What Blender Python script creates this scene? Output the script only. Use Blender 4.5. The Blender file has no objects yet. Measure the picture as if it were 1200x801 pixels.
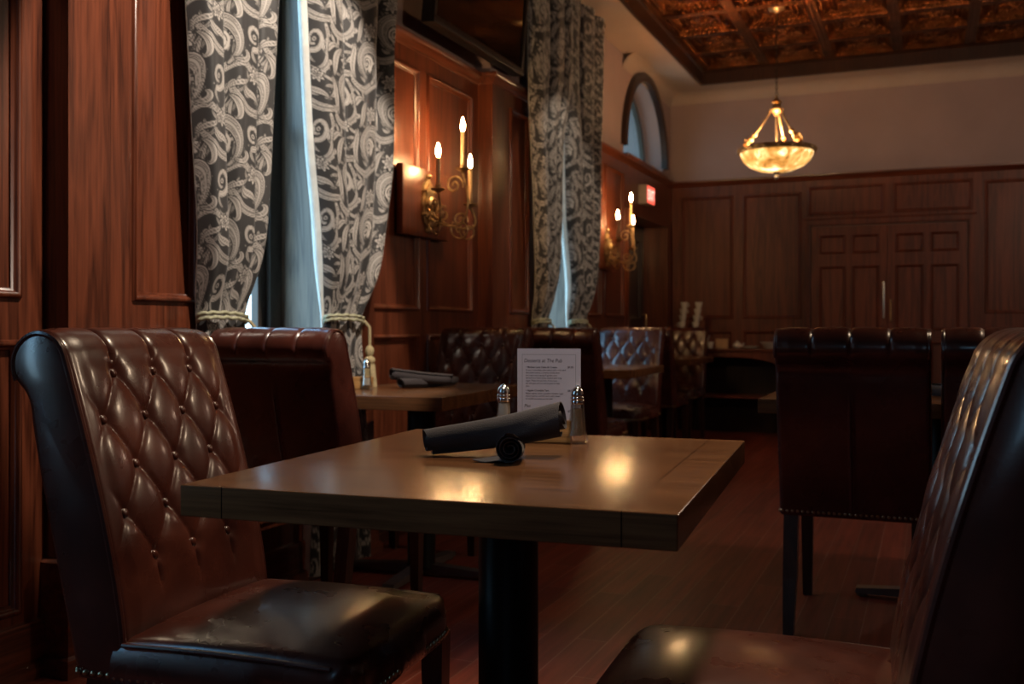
import bpy, bmesh, math, random
import numpy as np
from mathutils import Vector, Matrix, Euler
PI = math.pi
random.seed(4)
SC = bpy.context.scene
COL = SC.collection

# ------------------------------------------------------------------ helpers
class MB:
    """collects shapes; build() links them as ONE mesh object"""
    def __init__(s):
        s.v = []; s.f = []; s.m = []; s.mi = 0
    def add(s, vs, fs):
        o = len(s.v)
        s.v += [tuple(p) for p in vs]
        s.f += [tuple(i + o for i in f) for f in fs]
        s.m += [s.mi] * len(fs)
        return s
    def box(s, x0, y0, z0, x1, y1, z1, M=None, b=0.0):
        if b > 0:
            bm = bmesh.new()
            bmesh.ops.create_cube(bm, size=1.0)
            for v in bm.verts:
                v.co = Vector(((x0 + x1) / 2 + v.co.x * (x1 - x0), (y0 + y1) / 2 + v.co.y * (y1 - y0), (z0 + z1) / 2 + v.co.z * (z1 - z0)))
            bmesh.ops.bevel(bm, geom=bm.edges[:], offset=b, segments=3, profile=.6, affect='EDGES')
            vs = [v.co.copy() for v in bm.verts]
            bm.verts.index_update()
            fs = [[v.index for v in f.verts] for f in bm.faces]
            bm.free()
        else:
            vs = [Vector(p) for p in ((x0,y0,z0),(x1,y0,z0),(x1,y1,z0),(x0,y1,z0),(x0,y0,z1),(x1,y0,z1),(x1,y1,z1),(x0,y1,z1))]
            fs = [(0,3,2,1),(4,5,6,7),(0,1,5,4),(1,2,6,5),(2,3,7,6),(3,0,4,7)]
        if M is not None: vs = [M @ v for v in vs]
        return s.add(vs, fs)
    def tube(s, pts, r, seg=8, closed=False, caps=True):
        pts = [Vector(p) for p in pts]; n = len(pts)
        rr = r if hasattr(r, '__len__') else [r] * n
        vs = []; fs = []
        T = []
        for i in range(n):
            if closed: t = pts[(i + 1) % n] - pts[(i - 1) % n]
            else: t = pts[min(i + 1, n - 1)] - pts[max(i - 1, 0)]
            T.append(t.normalized() if t.length > 1e-9 else Vector((0, 0, 1)))
        up = Vector((0, 0, 1)) if abs(T[0].z) < .9 else Vector((1, 0, 0))
        N = T[0].cross(up).normalized()
        for i in range(n):
            N = (N - T[i] * N.dot(T[i])).normalized()
            B = T[i].cross(N)
            for k in range(seg):
                a = 2 * PI * k / seg
                vs.append(pts[i] + (N * math.cos(a) + B * math.sin(a)) * rr[i])
        L = n if closed else n - 1
        for i in range(L):
            j = (i + 1) % n
            for k in range(seg):
                k2 = (k + 1) % seg
                fs.append((i * seg + k, i * seg + k2, j * seg + k2, j * seg + k))
        if caps and not closed:
            fs.append(tuple(range(seg - 1, -1, -1))); fs.append(tuple((n - 1) * seg + k for k in range(seg)))
        return s.add(vs, fs)
    def lathe(s, prof, seg=24, M=None, caps=True, flute=0, famp=0):
        vs = []; fs = []
        for (r, z) in prof:
            for k in range(seg):
                a = 2 * PI * k / seg
                q = r * (1 + famp * math.cos(flute * a)) if flute else r
                vs.append(Vector((q * math.cos(a), q * math.sin(a), z)))
        n = len(prof)
        for i in range(n - 1):
            for k in range(seg):
                k2 = (k + 1) % seg
                fs.append((i * seg + k, i * seg + k2, (i + 1) * seg + k2, (i + 1) * seg + k))
        if caps:
            if prof[0][0] > 1e-6: fs.append(tuple(range(seg - 1, -1, -1)))
            if prof[-1][0] > 1e-6: fs.append(tuple((n - 1) * seg + k for k in range(seg)))
        if M is not None: vs = [M @ v for v in vs]
        return s.add(vs, fs)
    def prism(s, poly, d, M=None):
        """poly (a,b) points in local xy, extruded 0..d along local z"""
        n = len(poly)
        vs = [Vector((a, b, 0)) for a, b in poly] + [Vector((a, b, d)) for a, b in poly]
        fs = [tuple(range(n - 1, -1, -1)), tuple(range(n, 2 * n))]
        fs += [(i, (i + 1) % n, n + (i + 1) % n, n + i) for i in range(n)]
        if M is not None: vs = [M @ v for v in vs]
        return s.add(vs, fs)
    def build(s, name, mat, parent=None, smooth=True, angle=40, weld=True):
        me = bpy.data.meshes.new(name)
        me.from_pydata(s.v, [], s.f)
        mats = mat if isinstance(mat, (list, tuple)) else [mat]
        for m in mats: me.materials.append(m)
        if len(mats) > 1: me.polygons.foreach_set('material_index', s.m)
        bm = bmesh.new(); bm.from_mesh(me)
        if weld: bmesh.ops.remove_doubles(bm, verts=bm.verts, dist=1e-6)
        bmesh.ops.recalc_face_normals(bm, faces=bm.faces)
        bm.to_mesh(me); bm.free()
        if smooth:
            me.shade_smooth(); me.set_sharp_from_angle(angle=math.radians(angle))
        return link(name, me, parent)

def link(name, me, parent=None):
    o = bpy.data.objects.new(name, me); COL.objects.link(o)
    if parent is not None: o.parent = parent
    return o
def tag(o, label, cat, group=None, kind=None):
    o['label'] = label; o['category'] = cat
    if group: o['group'] = group
    if kind: o['kind'] = kind
    return o
def thing(name, label, cat, loc=(0,0,0), rz=0.0, group=None):
    o = bpy.data.objects.new(name, None); COL.objects.link(o)
    o.empty_display_size = .05
    o.location = loc; o.rotation_euler = (0, 0, rz)
    return tag(o, label, cat, group)
def struct(o):
    o['kind'] = 'structure'; return o
def kids(o): return [c for c in bpy.data.objects if c.parent == o]
def dup(root, loc, rz, label, group=None):
    def rec(o, par):
        c = o.copy(); COL.objects.link(c)
        if par is not None: c.parent = par
        for k in kids(o): rec(k, c)
        return c
    r = rec(root, None)
    r.location = loc; r.rotation_euler = (0, 0, rz); r['label'] = label
    if group: r['group'] = group
    return r
def arc(cx, cy, r, a0, a1, n):
    return [(cx + r * math.cos(math.radians(a0 + (a1 - a0) * i / n)), cy + r * math.sin(math.radians(a0 + (a1 - a0) * i / n))) for i in range(n + 1)]

# ------------------------------------------------------------------ materials
def new_mat(name):
    m = bpy.data.materials.new(name); m.use_nodes = True
    nt = m.node_tree; b = nt.nodes['Principled BSDF']
    return m, nt, b
def setp(b, **k):
    for n, v in k.items():
        b.inputs[n.replace('_', ' ')].default_value = v
def ramp(nt, stops):
    r = nt.nodes.new('ShaderNodeValToRGB')
    e = r.color_ramp.elements
    e[0].position, e[0].color = stops[0][0], (*stops[0][1], 1)
    e[1].position, e[1].color = stops[-1][0], (*stops[-1][1], 1)
    for p, c in stops[1:-1]:
        x = e.new(p); x.color = (*c, 1)
    return r
def coords(nt, scale=(1,1,1), rot=(0,0,0), kind='Object'):
    tc = nt.nodes.new('ShaderNodeTexCoord'); mp = nt.nodes.new('ShaderNodeMapping')
    mp.inputs['Scale'].default_value = scale; mp.inputs['Rotation'].default_value = rot
    nt.links.new(tc.outputs[kind], mp.inputs['Vector'])
    return mp.outputs['Vector']
def noise(nt, vec, scale, detail=4, rough=.55, dist=0.0):
    n = nt.nodes.new('ShaderNodeTexNoise')
    n.inputs['Scale'].default_value = scale; n.inputs['Detail'].default_value = detail
    n.inputs['Roughness'].default_value = rough; n.inputs['Distortion'].default_value = dist
    nt.links.new(vec, n.inputs['Vector'])
    return n.outputs['Fac']
def math_n(nt, op, a, b):
    n = nt.nodes.new('ShaderNodeMath'); n.operation = op
    for i, x in enumerate((a, b)):
        if hasattr(x, 'is_output'): nt.links.new(x, n.inputs[i])
        else: n.inputs[i].default_value = x
    return n.outputs[0]
def bump(nt, b, h, strength, dist=.01):
    n = nt.nodes.new('ShaderNodeBump'); n.inputs['Strength'].default_value = strength; n.inputs['Distance'].default_value = dist
    nt.links.new(h, n.inputs['Height']); nt.links.new(n.outputs['Normal'], b.inputs['Normal'])
def wood(name, dark, light, axis='z', rough=.33, fine=1.0, coat=.25, bstr=.12, cath=.55):
    m, nt, b = new_mat(name)
    st = .06
    sc = {'z': (1, 1, st), 'x': (st, 1, 1), 'y': (1, st, 1)}[axis]
    v = coords(nt, sc)
    f1 = noise(nt, v, 9 * fine, 3, .55, 1.2)              # broad cathedral figure
    w = math_n(nt, 'FRACT', math_n(nt, 'MULTIPLY', f1, 7.0), 0)
    w = math_n(nt, 'PINGPONG', math_n(nt, 'MULTIPLY', f1, 9.0), 1.0)
    v2 = coords(nt, tuple(s if s == 1 else s * .5 for s in sc))
    f2 = noise(nt, v2, 120 * fine, 4, .7)                 # pores
    f3 = noise(nt, v, 2.3, 2, .5)
    a = math_n(nt, 'ADD', math_n(nt, 'MULTIPLY', w, cath * .5), math_n(nt, 'MULTIPLY', f2, .75))
    a = math_n(nt, 'ADD', a, math_n(nt, 'MULTIPLY', f3, .4))
    r = ramp(nt, [(.42, dark), (.64, tuple((d + l) / 2 for d, l in zip(dark, light))), (.90, light)])
    nt.links.new(a, r.inputs[0]); nt.links.new(r.outputs[0], b.inputs['Base Color'])
    setp(b, Roughness=rough, Coat_Weight=coat, Coat_Roughness=.22)
    bump(nt, b, f2, bstr, .002)
    return m
def plain(name, col, rough=.5, metal=0.0, bumps=0.0, bscale=200, coat=0.0, var=.12, vs=14, **kw):
    m, nt, b = new_mat(name)
    v = coords(nt)
    f = noise(nt, v, vs, 3)
    r = ramp(nt, [(.3, tuple(c * (1 - var) for c in col)), (.7, tuple(min(1, c * (1 + var)) for c in col))])
    nt.links.new(f, r.inputs[0]); nt.links.new(r.outputs[0], b.inputs['Base Color'])
    setp(b, Roughness=rough, Metallic=metal, Coat_Weight=coat, **kw)
    if bumps: bump(nt, b, noise(nt, v, bscale, 3), bumps, .003)
    return m
def emis(name, col, strength):
    m, nt, b = new_mat(name)
    setp(b, Base_Color=(*col, 1), Emission_Color=(*col, 1), Emission_Strength=strength)
    return m

M = {}
M['wood'] = wood('mahogany_panel', (.022, .0050, .0027), (.155, .040, .0175), 'z', .30)
M['wood_h'] = wood('mahogany_rail', (.022, .0050, .0027), (.155, .040, .0175), 'y', .30)
M['wood_x'] = wood('mahogany_rail_across', (.022, .0050, .0027), (.155, .040, .0175), 'x', .30)
M['wood_back'] = wood('mahogany_end_wall', (.030, .0068, .0034), (.170, .040, .0185), 'z', .5, coat=.0)
M['wood_dark'] = wood('dark_stained_wood', (.010, .004, .0025), (.035, .014, .008), 'z', .35)
M['jamb'] = wood('window_jamb_wood', (.080, .052, .035), (.25, .175, .12), 'z', .45, cath=.8)
M['top'] = wood('tabletop_wood', (.048, .0195, .0085), (.185, .081, .034), 'x', .21, coat=.0, bstr=.05, cath=.35)
def joint_lines(m, at):
    nt = m.node_tree; b = nt.nodes['Principled BSDF']
    tc = nt.nodes.new('ShaderNodeTexCoord'); sp = nt.nodes.new('ShaderNodeSeparateXYZ'); nt.links.new(tc.outputs['Object'], sp.inputs[0])
    k = math_n(nt, 'ABSOLUTE', sp.outputs['X'], 0)
    line = math_n(nt, 'COMPARE', k, at); line.node.inputs[2].default_value = .0011
    src = b.inputs['Base Color'].links[0].from_socket
    mx = nt.nodes.new('ShaderNodeMix'); mx.data_type = 'RGBA'
    nt.links.new(line, mx.inputs[0]); nt.links.new(src, mx.inputs[6]); mx.inputs[7].default_value = (.012, .006, .003, 1)
    nt.links.new(mx.outputs[2], b.inputs['Base Color'])
joint_lines(M['top'], .318)
M['top'].node_tree.nodes['Principled BSDF'].inputs['Specular IOR Level'].default_value = .24
M['leg'] = wood('chair_leg_wood', (.014, .005, .003), (.06, .02, .009), 'z', .35)
M['block'] = wood('menu_block_wood', (.22, .095, .026), (.62, .33, .11), 'x', .4, fine=2)
M['black_metal'] = plain('black_powder_coat', (.006, .007, .007), .32, .6, .05, 300)
M['foot_metal'] = plain('worn_grey_metal', (.20, .195, .19), .4, .8, .1, 90)
M['brass'] = plain('antique_brass', (.46, .34, .19), .40, .85, .15, 60, var=.35, vs=40)
M['nail'] = plain('brass_nailhead', (.42, .33, .2), .28, 1.0)
M['chrome'] = plain('polished_steel', (.6, .58, .55), .16, 1.0, var=.03)
M['plaster'] = plain('mauve_plaster', (.285, .205, .198), .75, 0, .08, 40, var=.06, vs=3)
M['soffit'] = plain('soffit_plaster', (.34, .265, .225), .75, 0, .08, 40, var=.06, vs=3)
M['napkin'] = plain('charcoal_napkin_cloth', (.027, .0195, .0215), .85, 0, .45, 420, Sheen_Weight=.15)
M['white_china'] = plain('white_china', (.62, .60, .56), .22, 0, coat=.4, var=.04)
M['card_box'] = plain('tan_card', (.42, .27, .15), .7)
M['tv_black'] = plain('tv_black_plastic', (.006, .007, .007), .35)
M['tv_bezel'] = plain('tv_bezel_plastic', (.018, .012, .009), .3)
M['screen'] = plain('tv_screen_glass', (.003, .003, .003), .08)
M['cord'] = plain('cream_green_cord', (.40, .40, .27), .8, 0, .6, 260, var=.3, vs=120)
M['tassel'] = plain('cream_tassel_thread', (.42, .34, .19), .85, 0, .8, 220, var=.25, vs=160)
M['lining'] = plain('pale_curtain_lining', (.92, .86, .76), .85, 0, .2, 300)
M['salt'] = plain('salt_grains', (.80, .78, .74), .9, 0, .5, 900)
M['pepper'] = plain('pepper_grains', (.36, .235, .14), .9, 0, .6, 700, var=.6, vs=900)
M['sash'] = plain('dark_window_sash', (.05, .036, .027), .35)
M['handle'] = plain('bright_plate_metal', (.75, .72, .66), .25, .9)
M['paper'] = plain('menu_paper', (.62, .56, .60), .6, var=.02)
M['ink'] = plain('menu_ink', (.05, .035, .05), .7)
M['ink_soft'] = plain('menu_grey_border', (.26, .235, .25), .7)
M['candle'] = plain('candle_sleeve', (.62, .42, .22), .5, Subsurface_Weight=.0)
M['sign_white'] = plain('exit_sign_casing', (.26, .21, .18), .5)
M['sign_red'] = emis('exit_sign_red', (.85, .10, .06), .75)
M['sign_letter'] = emis('exit_sign_letters', (1.0, .55, .45), .9)
M['flame'] = emis('flame_bulb', (1.0, .58, .25), 195)

# leather
def leather():
    m, nt, b = new_mat('brown_leather')
    v = coords(nt)
    f = noise(nt, v, 7, 4, .6)
    r = ramp(nt, [(.3, (.034, .0085, .0060)), (.55, (.062, .0155, .0105)), (.8, (.105, .029, .0185))])
    nt.links.new(f, r.inputs[0]); nt.links.new(r.outputs[0], b.inputs['Base Color'])
    rr = ramp(nt, [(.3, (.24,)*3), (.75, (.36,)*3)])
    nt.links.new(noise(nt, v, 11, 3), rr.inputs[0]); nt.links.new(rr.outputs[0], b.inputs['Roughness'])
    setp(b, Coat_Weight=.35, Coat_Roughness=.14)
    bump(nt, b, noise(nt, v, 240, 3, .6), .10, .002)
    return m
M['leather'] = leather()
# floor boards
def floor_mat():
    m, nt, b = new_mat('red_brown_floor_boards')
    v = coords(nt, (1, 1, 1), (0, 0, PI / 2))
    br = nt.nodes.new('ShaderNodeTexBrick')
    br.inputs['Scale'].default_value = 1.0
    br.inputs['Brick Width'].default_value = .9; br.inputs['Row Height'].default_value = .105
    br.inputs['Mortar Size'].default_value = .0022; br.inputs['Mortar Smooth'].default_value = .3
    br.inputs['Color1'].default_value = (.22, .043, .025, 1); br.inputs['Color2'].default_value = (.15, .030, .018, 1)
    br.inputs['Mortar'].default_value = (.26, .11, .08, 1); br.offset = .37
    nt.links.new(v, br.inputs['Vector'])
    vg = coords(nt, (1, .05, 1))
    g = ramp(nt, [(.3, (.62,)*3), (.7, (1.15,)*3)])
    nt.links.new(noise(nt, vg, 40, 4), g.inputs[0])
    mx = nt.nodes.new('ShaderNodeMix'); mx.data_type = 'RGBA'; mx.blend_type = 'MULTIPLY'; mx.inputs[0].default_value = 1
    nt.links.new(br.outputs['Color'], mx.inputs[6]); nt.links.new(g.outputs[0], mx.inputs[7])
    nt.links.new(mx.outputs[2], b.inputs['Base Color'])
    setp(b, Roughness=.5, Specular_IOR_Level=.3)
    inv = math_n(nt, 'SUBTRACT', 1.0, br.outputs['Fac'])
    bump(nt, b, inv, .25, .002)
    return m
M['floor'] = floor_mat()
# tin ceiling
def tin():
    m, nt, b = new_mat('copper_tin_ceiling')
    v = coords(nt)
    r = ramp(nt, [(.3, (.05, .016, .006)), (.7, (.24, .085, .026))])
    nt.links.new(noise(nt, v, 9, 3), r.inputs[0]); nt.links.new(r.outputs[0], b.inputs['Base Color'])
    setp(b, Metallic=.9, Roughness=.27)
    vo = nt.nodes.new('ShaderNodeTexVoronoi'); vo.inputs['Scale'].default_value = 26; vo.inputs['Randomness'].default_value = .25
    nt.links.new(v, vo.inputs['Vector'])
    h = math_n(nt, 'SINE', math_n(nt, 'MULTIPLY', vo.outputs['Distance'], 20), 0)
    bump(nt, b, h, .5, .01)
    return m
M['tin'] = tin()
# glass
def thin_glass(name, tint, rough=.02, fac=.10):
    m = bpy.data.materials.new(name); m.use_nodes = True; nt = m.node_tree
    nt.nodes.clear()
    out = nt.nodes.new('ShaderNodeOutputMaterial'); mix = nt.nodes.new('ShaderNodeMixShader')
    t = nt.nodes.new('ShaderNodeBsdfTransparent'); t.inputs[0].default_value = (*tint, 1)
    g = nt.nodes.new('ShaderNodeBsdfGlossy'); g.inputs['Roughness'].default_value = rough
    fr = nt.nodes.new('ShaderNodeLayerWeight'); fr.inputs['Blend'].default_value = .3
    a = math_n(nt, 'ADD', math_n(nt, 'MULTIPLY', fr.outputs['Fresnel'], .6), fac * .3)
    nt.links.new(a, mix.inputs[0]); nt.links.new(t.outputs[0], mix.inputs[1]); nt.links.new(g.outputs[0], mix.inputs[2])
    nt.links.new(mix.outputs[0], out.inputs[0])
    return m
M['pane'] = thin_glass('window_glass', (.92, .96, .97))
M['arch_pane'] = thin_glass('arch_window_glass', (.36, .42, .39))
M['door_pane'] = thin_glass('dimming_front_glass', (.5, .55, .58))  # tint added to cut the daylight from the unseen front window
M['glass'] = thin_glass('shaker_glass', (.97, .96, .93), .03, .08)
# alabaster bowl
def alabaster():
    m, nt, b = new_mat('lit_alabaster')
    v = coords(nt)
    f = noise(nt, v, 7, 5, .6, 1.4)
    r = ramp(nt, [(.34, (.14, .045, .007)), (.45, (.50, .215, .042)), (.57, (.82, .46, .14)), (.70, (1.7, 1.35, .85))])
    nt.links.new(f, r.inputs[0])
    nt.links.new(r.outputs[0], b.inputs['Base Color']); nt.links.new(r.outputs[0], b.inputs['Emission Color'])
    setp(b, Roughness=.4, Emission_Strength=.75)
    return m
M['alabaster'] = alabaster()

# ------------------------------------------------------------------ paisley cloth, drawn as a tile of strokes
def paisley_tile(W=30.0, H=33.0, res=10):
    nx, ny = int(W * res), int(H * res)
    X, Y = np.meshgrid((np.arange(nx) + .5) / res, (np.arange(ny) + .5) / res)
    C = np.zeros((ny, nx))
    def wrap(px, py):
        dx = (X - px + W / 2) % W - W / 2; dy = (Y - py + H / 2) % H - H / 2
        return dx, dy
    def paint(d, w, val, soft=.09):
        nonlocal C
        a = np.clip((w - d) / soft * .5 + .5, 0, 1)
        C = C * (1 - a) + val * a
    def stroke(pts, w, val, soft=.09):
        """polyline with tapering half width w (number or list)"""
        ww = w if hasattr(w, '__len__') else [w] * len(pts)
        best = np.full_like(X, 1e9)
        for (p, q, wa, wb) in zip(pts[:-1], pts[1:], ww[:-1], ww[1:]):
            dx, dy = wrap((p[0] + q[0]) / 2, (p[1] + q[1]) / 2)
            hx, hy = (q[0] - p[0]) / 2, (q[1] - p[1]) / 2
            l2 = hx * hx + hy * hy + 1e-9
            t = np.clip((dx * hx + dy * hy) / l2, -1, 1)
            dd = np.hypot(dx - t * hx, dy - t * hy) - (wa + (wb - wa) * (t + 1) / 2)
            best = np.minimum(best, dd)
        paint(best, 0, val, soft)
    def dot(x, y, r, val):
        dx, dy = wrap(x, y); paint(np.hypot(dx, dy), r, val)
    def polar(cx, cy, fn, val, rot=0):
        dx, dy = wrap(cx, cy); r = np.hypot(dx, dy); th = np.arctan2(dy, dx) - rot
        paint(r - fn(th), 0, val)
    def bez(p0, p1, p2, p3, n=16):
        o = []
        for i in range(n + 1):
            t = i / n; u = 1 - t
            o.append((u**3*p0[0]+3*u*u*t*p1[0]+3*u*t*t*p2[0]+t**3*p3[0], u**3*p0[1]+3*u*u*t*p1[1]+3*u*t*t*p2[1]+t**3*p3[1]))
        return o
    # small seed dots and stipple on the dark ground
    rnd = random.Random(3)
    for _ in range(46):
        dot(rnd.uniform(0, W), rnd.uniform(0, H), rnd.uniform(.16, .34), .55)
    # feathery filler leaves on the dark ground
    for q in range(60):
        x0, y0 = rnd.uniform(0, W), rnd.uniform(0, H); a0 = rnd.uniform(0, 2 * PI); L = rnd.uniform(2.6, 5.2); cu = rnd.uniform(-1.6, 1.6)
        p = []
        for i in range(9):
            t = i / 8; p.append((x0 + L * t * math.cos(a0) , y0 + L * t * math.sin(a0))); a0 += cu / 9
        tp = [.55 * math.sin(PI * (i + .7) / 9.5) ** .8 + .06 for i in range(9)]
        stroke(p, [t + .22 for t in tp], .05); stroke(p, tp, rnd.choice((.5, .62, .72))); stroke(p, [.07] * 9, .14)
    # sweeping beaded bands
    for (p, wd) in ((bez((0, 6), (5, -4), (14, 11), (22, 3)), 1.6), (bez((15, 31), (20, 22), (25, 20), (31, 24)), 1.5), (bez((22, 3), (30, 1), (33, 12), (28, 20)), 1.3)):
        n = len(p)
        tp = [wd * (.45 + .55 * math.sin(PI * (i + 1.5) / (n + 2))) for i in range(n)]
        stroke(p, tp, .78); stroke(p, [t * .74 for t in tp], .20); stroke(p, [t * .60 for t in tp], .70)
        for i in range(n - 1):
            for k in (0, .5):
                x = p[i][0] + (p[i+1][0] - p[i][0]) * k; y = p[i][1] + (p[i+1][1] - p[i][1]) * k
                a = math.atan2(p[i+1][1] - p[i][1], p[i+1][0] - p[i][0]) + 1.0
                stroke([(x - .32 * math.cos(a), y - .32 * math.sin(a)), (x + .32 * math.cos(a), y + .32 * math.sin(a))], .13, .12)
    # great paisley: crescent of beaded bands around a spiral
    cx, cy = 10.5, 14.0
    cres = []; wid = []
    for i in range(37):
        t = i / 36
        a = math.radians(-70 + 330 * t)
        r = 6.4 - .9 * t + 1.6 * max(0, .25 - t) * 4
        cres.append((cx + r * math.cos(a), cy + r * 1.08 * math.sin(a))); wid.append(.35 + 1.9 * math.sin(PI * min(1, t * .9 + .05)))
    stroke(cres, [w + .38 for w in wid], .04); stroke(cres, wid, .80); stroke(cres, [w * .80 for w in wid], .22)
    stroke(cres, [w * .68 for w in wid], .74); stroke(cres, [w * .34 for w in wid], .24); stroke(cres, [w * .22 for w in wid], .72)
    for i in range(1, 36):
        for k in (0, .5):
            x = cres[i][0] * (1 - k) + cres[i + 1][0] * k; y = cres[i][1] * (1 - k) + cres[i + 1][1] * k
            a = math.atan2(y - cy, x - cx); w = wid[i] * .52
            dot(x + w * math.cos(a), y + w * math.sin(a), .15, .16); dot(x - w * math.cos(a), y - w * math.sin(a), .13, .16)
    sp = []; sw = []
    for i in range(60):
        t = i / 59; a = math.radians(-60 + 820 * t); r = 3.3 * (1 - t) ** .8 + .15
        sp.append((cx - .4 + r * math.cos(a), cy - .3 + r * math.sin(a))); sw.append(.52 - .26 * t)
    stroke(sp, sw, .82)
    for i in range(9):
        a = math.radians(20 + 38 * i); dot(cx - .4 + 4.15 * math.cos(a), cy - .3 + 4.15 * math.sin(a), .30, .6)
    # second, smaller curl with teardrop
    cx2, cy2 = 24.0, 14.0
    td = [(cx2 + (3.6 - 2.2 * t) * math.cos(math.radians(-100 + 380 * t)), cy2 + (4.2 - 2.4 * t) * math.sin(math.radians(-100 + 380 * t))) for t in [i / 30 for i in range(31)]]
    stroke(td, [1.0 - .55 * i / 30 for i in range(31)], .80); stroke(td, [.62 - .36 * i / 30 for i in range(31)], .25); stroke(td, [.46 - .3 * i / 30 for i in range(31)], .72)
    dot(cx2, cy2, .8, .8); dot(cx2, cy2, .42, .15)
    # lobed leaf flowers
    for (fx, fy, s, ro) in ((10.0, 26.5, 1.0, .3), (24.5, 1.0, .72, 1.2)):
        lobes = lambda th, k=1.0: s * k * (2.75 + .95 * np.cos(7 * th) * (np.abs(np.cos(3.5 * th)) ** .3))
        polar(fx, fy, lambda th: lobes(th, 1.22), .05, ro); polar(fx, fy, lambda th: lobes(th), .82, ro)
        polar(fx, fy, lambda th: lobes(th, .70), .28, ro); polar(fx, fy, lambda th: lobes(th, .58), .76, ro)
        for k in range(7):
            a = ro + 2 * PI * k / 7
            stroke([(fx + .3 * math.cos(a), fy + .3 * math.sin(a)), (fx + s * 2.4 * math.cos(a), fy + s * 2.4 * math.sin(a))], [.18, .07], .18)
        dot(fx, fy, .55 * s, .2); dot(fx, fy, .3 * s, .8)
    # acanthus leaves and tendrils
    for (p, w) in ((bez((2, 20), (4, 25), (3, 29), (7, 31)), 1.15), (bez((17, 20), (20, 19), (20, 25), (15, 28)), 1.05), (bez((2, 6), (0, 10), (2, 15), (1, 19)), 1.0),
                   (bez((19, 9), (22, 8), (20, 4), (15, 7)), .95), (bez((27, 26), (25, 29), (21, 27), (20, 31)), 1.0), (bez((13, 30), (17, 33), (20, 30), (22, 33)), .8), (bez((5, 31), (1, 33), (1, 28), (-2, 27)), .85)):
        n = len(p); tp = [w * math.sin(PI * (i + .6) / n) ** .8 + .1 for i in range(n)]
        stroke(p, [t + .25 for t in tp], .06); stroke(p, tp, .80); stroke(p, [t * .55 for t in tp], .36); stroke(p, [t * .38 for t in tp], .72); stroke(p, [.09] * n, .15)
    return C
TILE = paisley_tile()
def sample_tile(u_cm, v_cm, W=30.0, H=33.0):
    ny, nx = TILE.shape
    u_cm = u_cm + 1.1 * np.sin(v_cm * .19) ; v_cm = v_cm + 1.3 * np.sin(u_cm * .21) + H * .5 * (np.floor(u_cm / W) % 2)
    x = (u_cm / W * nx - .5) % nx; y = (v_cm / H * ny - .5) % ny
    x0 = np.floor(x).astype(int) % nx; y0 = np.floor(y).astype(int) % ny
    fx = x - np.floor(x); fy = y - np.floor(y); x1 = (x0 + 1) % nx; y1 = (y0 + 1) % ny
    return (TILE[y0, x0] * (1 - fx) + TILE[y0, x1] * fx) * (1 - fy) + (TILE[y1, x0] * (1 - fx) + TILE[y1, x1] * fx) * fy
def cloth_mat():
    m, nt, b = new_mat('paisley_damask')
    at = nt.nodes.new('ShaderNodeAttribute'); at.attribute_name = 'weave'
    r = ramp(nt, [(.05, (.022, .021, .022)), (.35, (.105, .098, .092)), (.85, (.53, .49, .45))])
    nt.links.new(at.outputs['Fac'], r.inputs[0]); nt.links.new(r.outputs[0], b.inputs['Base Color'])
    setp(b, Roughness=.62, Sheen_Weight=.25)
    bump(nt, b, noise(nt, coords(nt), 520, 2), .2, .002)
    return m
M['cloth'] = cloth_mat()

def grid_mesh(name, P, mat, parent=None, attr=None, closed_u=False):
    """P: (rows, cols, 3) numpy"""
    nr, nc, _ = P.shape
    me = bpy.data.meshes.new(name)
    idx = np.arange(nr * nc).reshape(nr, nc)
    if closed_u:
        nxt = np.roll(idx, -1, axis=1); q = np.stack([idx[:-1], nxt[:-1], nxt[1:], idx[1:]], -1).reshape(-1, 4)
    else:
        q = np.stack([idx[:-1, :-1], idx[:-1, 1:], idx[1:, 1:], idx[1:, :-1]], -1).reshape(-1, 4)
    nf = len(q)
    me.vertices.add(nr * nc); me.loops.add(nf * 4); me.polygons.add(nf)
    me.vertices.foreach_set('co', P.astype(np.float32).ravel())
    me.loops.foreach_set('vertex_index', q.astype(np.int32).ravel())
    me.polygons.foreach_set('loop_start', np.arange(0, nf * 4, 4, dtype=np.int32))
    me.update(calc_edges=True)
    if attr is not None:
        a = me.attributes.new('weave', 'FLOAT', 'POINT'); a.data.foreach_set('value', attr.astype(np.float32).ravel())
    me.materials.append(mat); me.shade_smooth(); me.validate()
    return link(name, me, parent)

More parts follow.
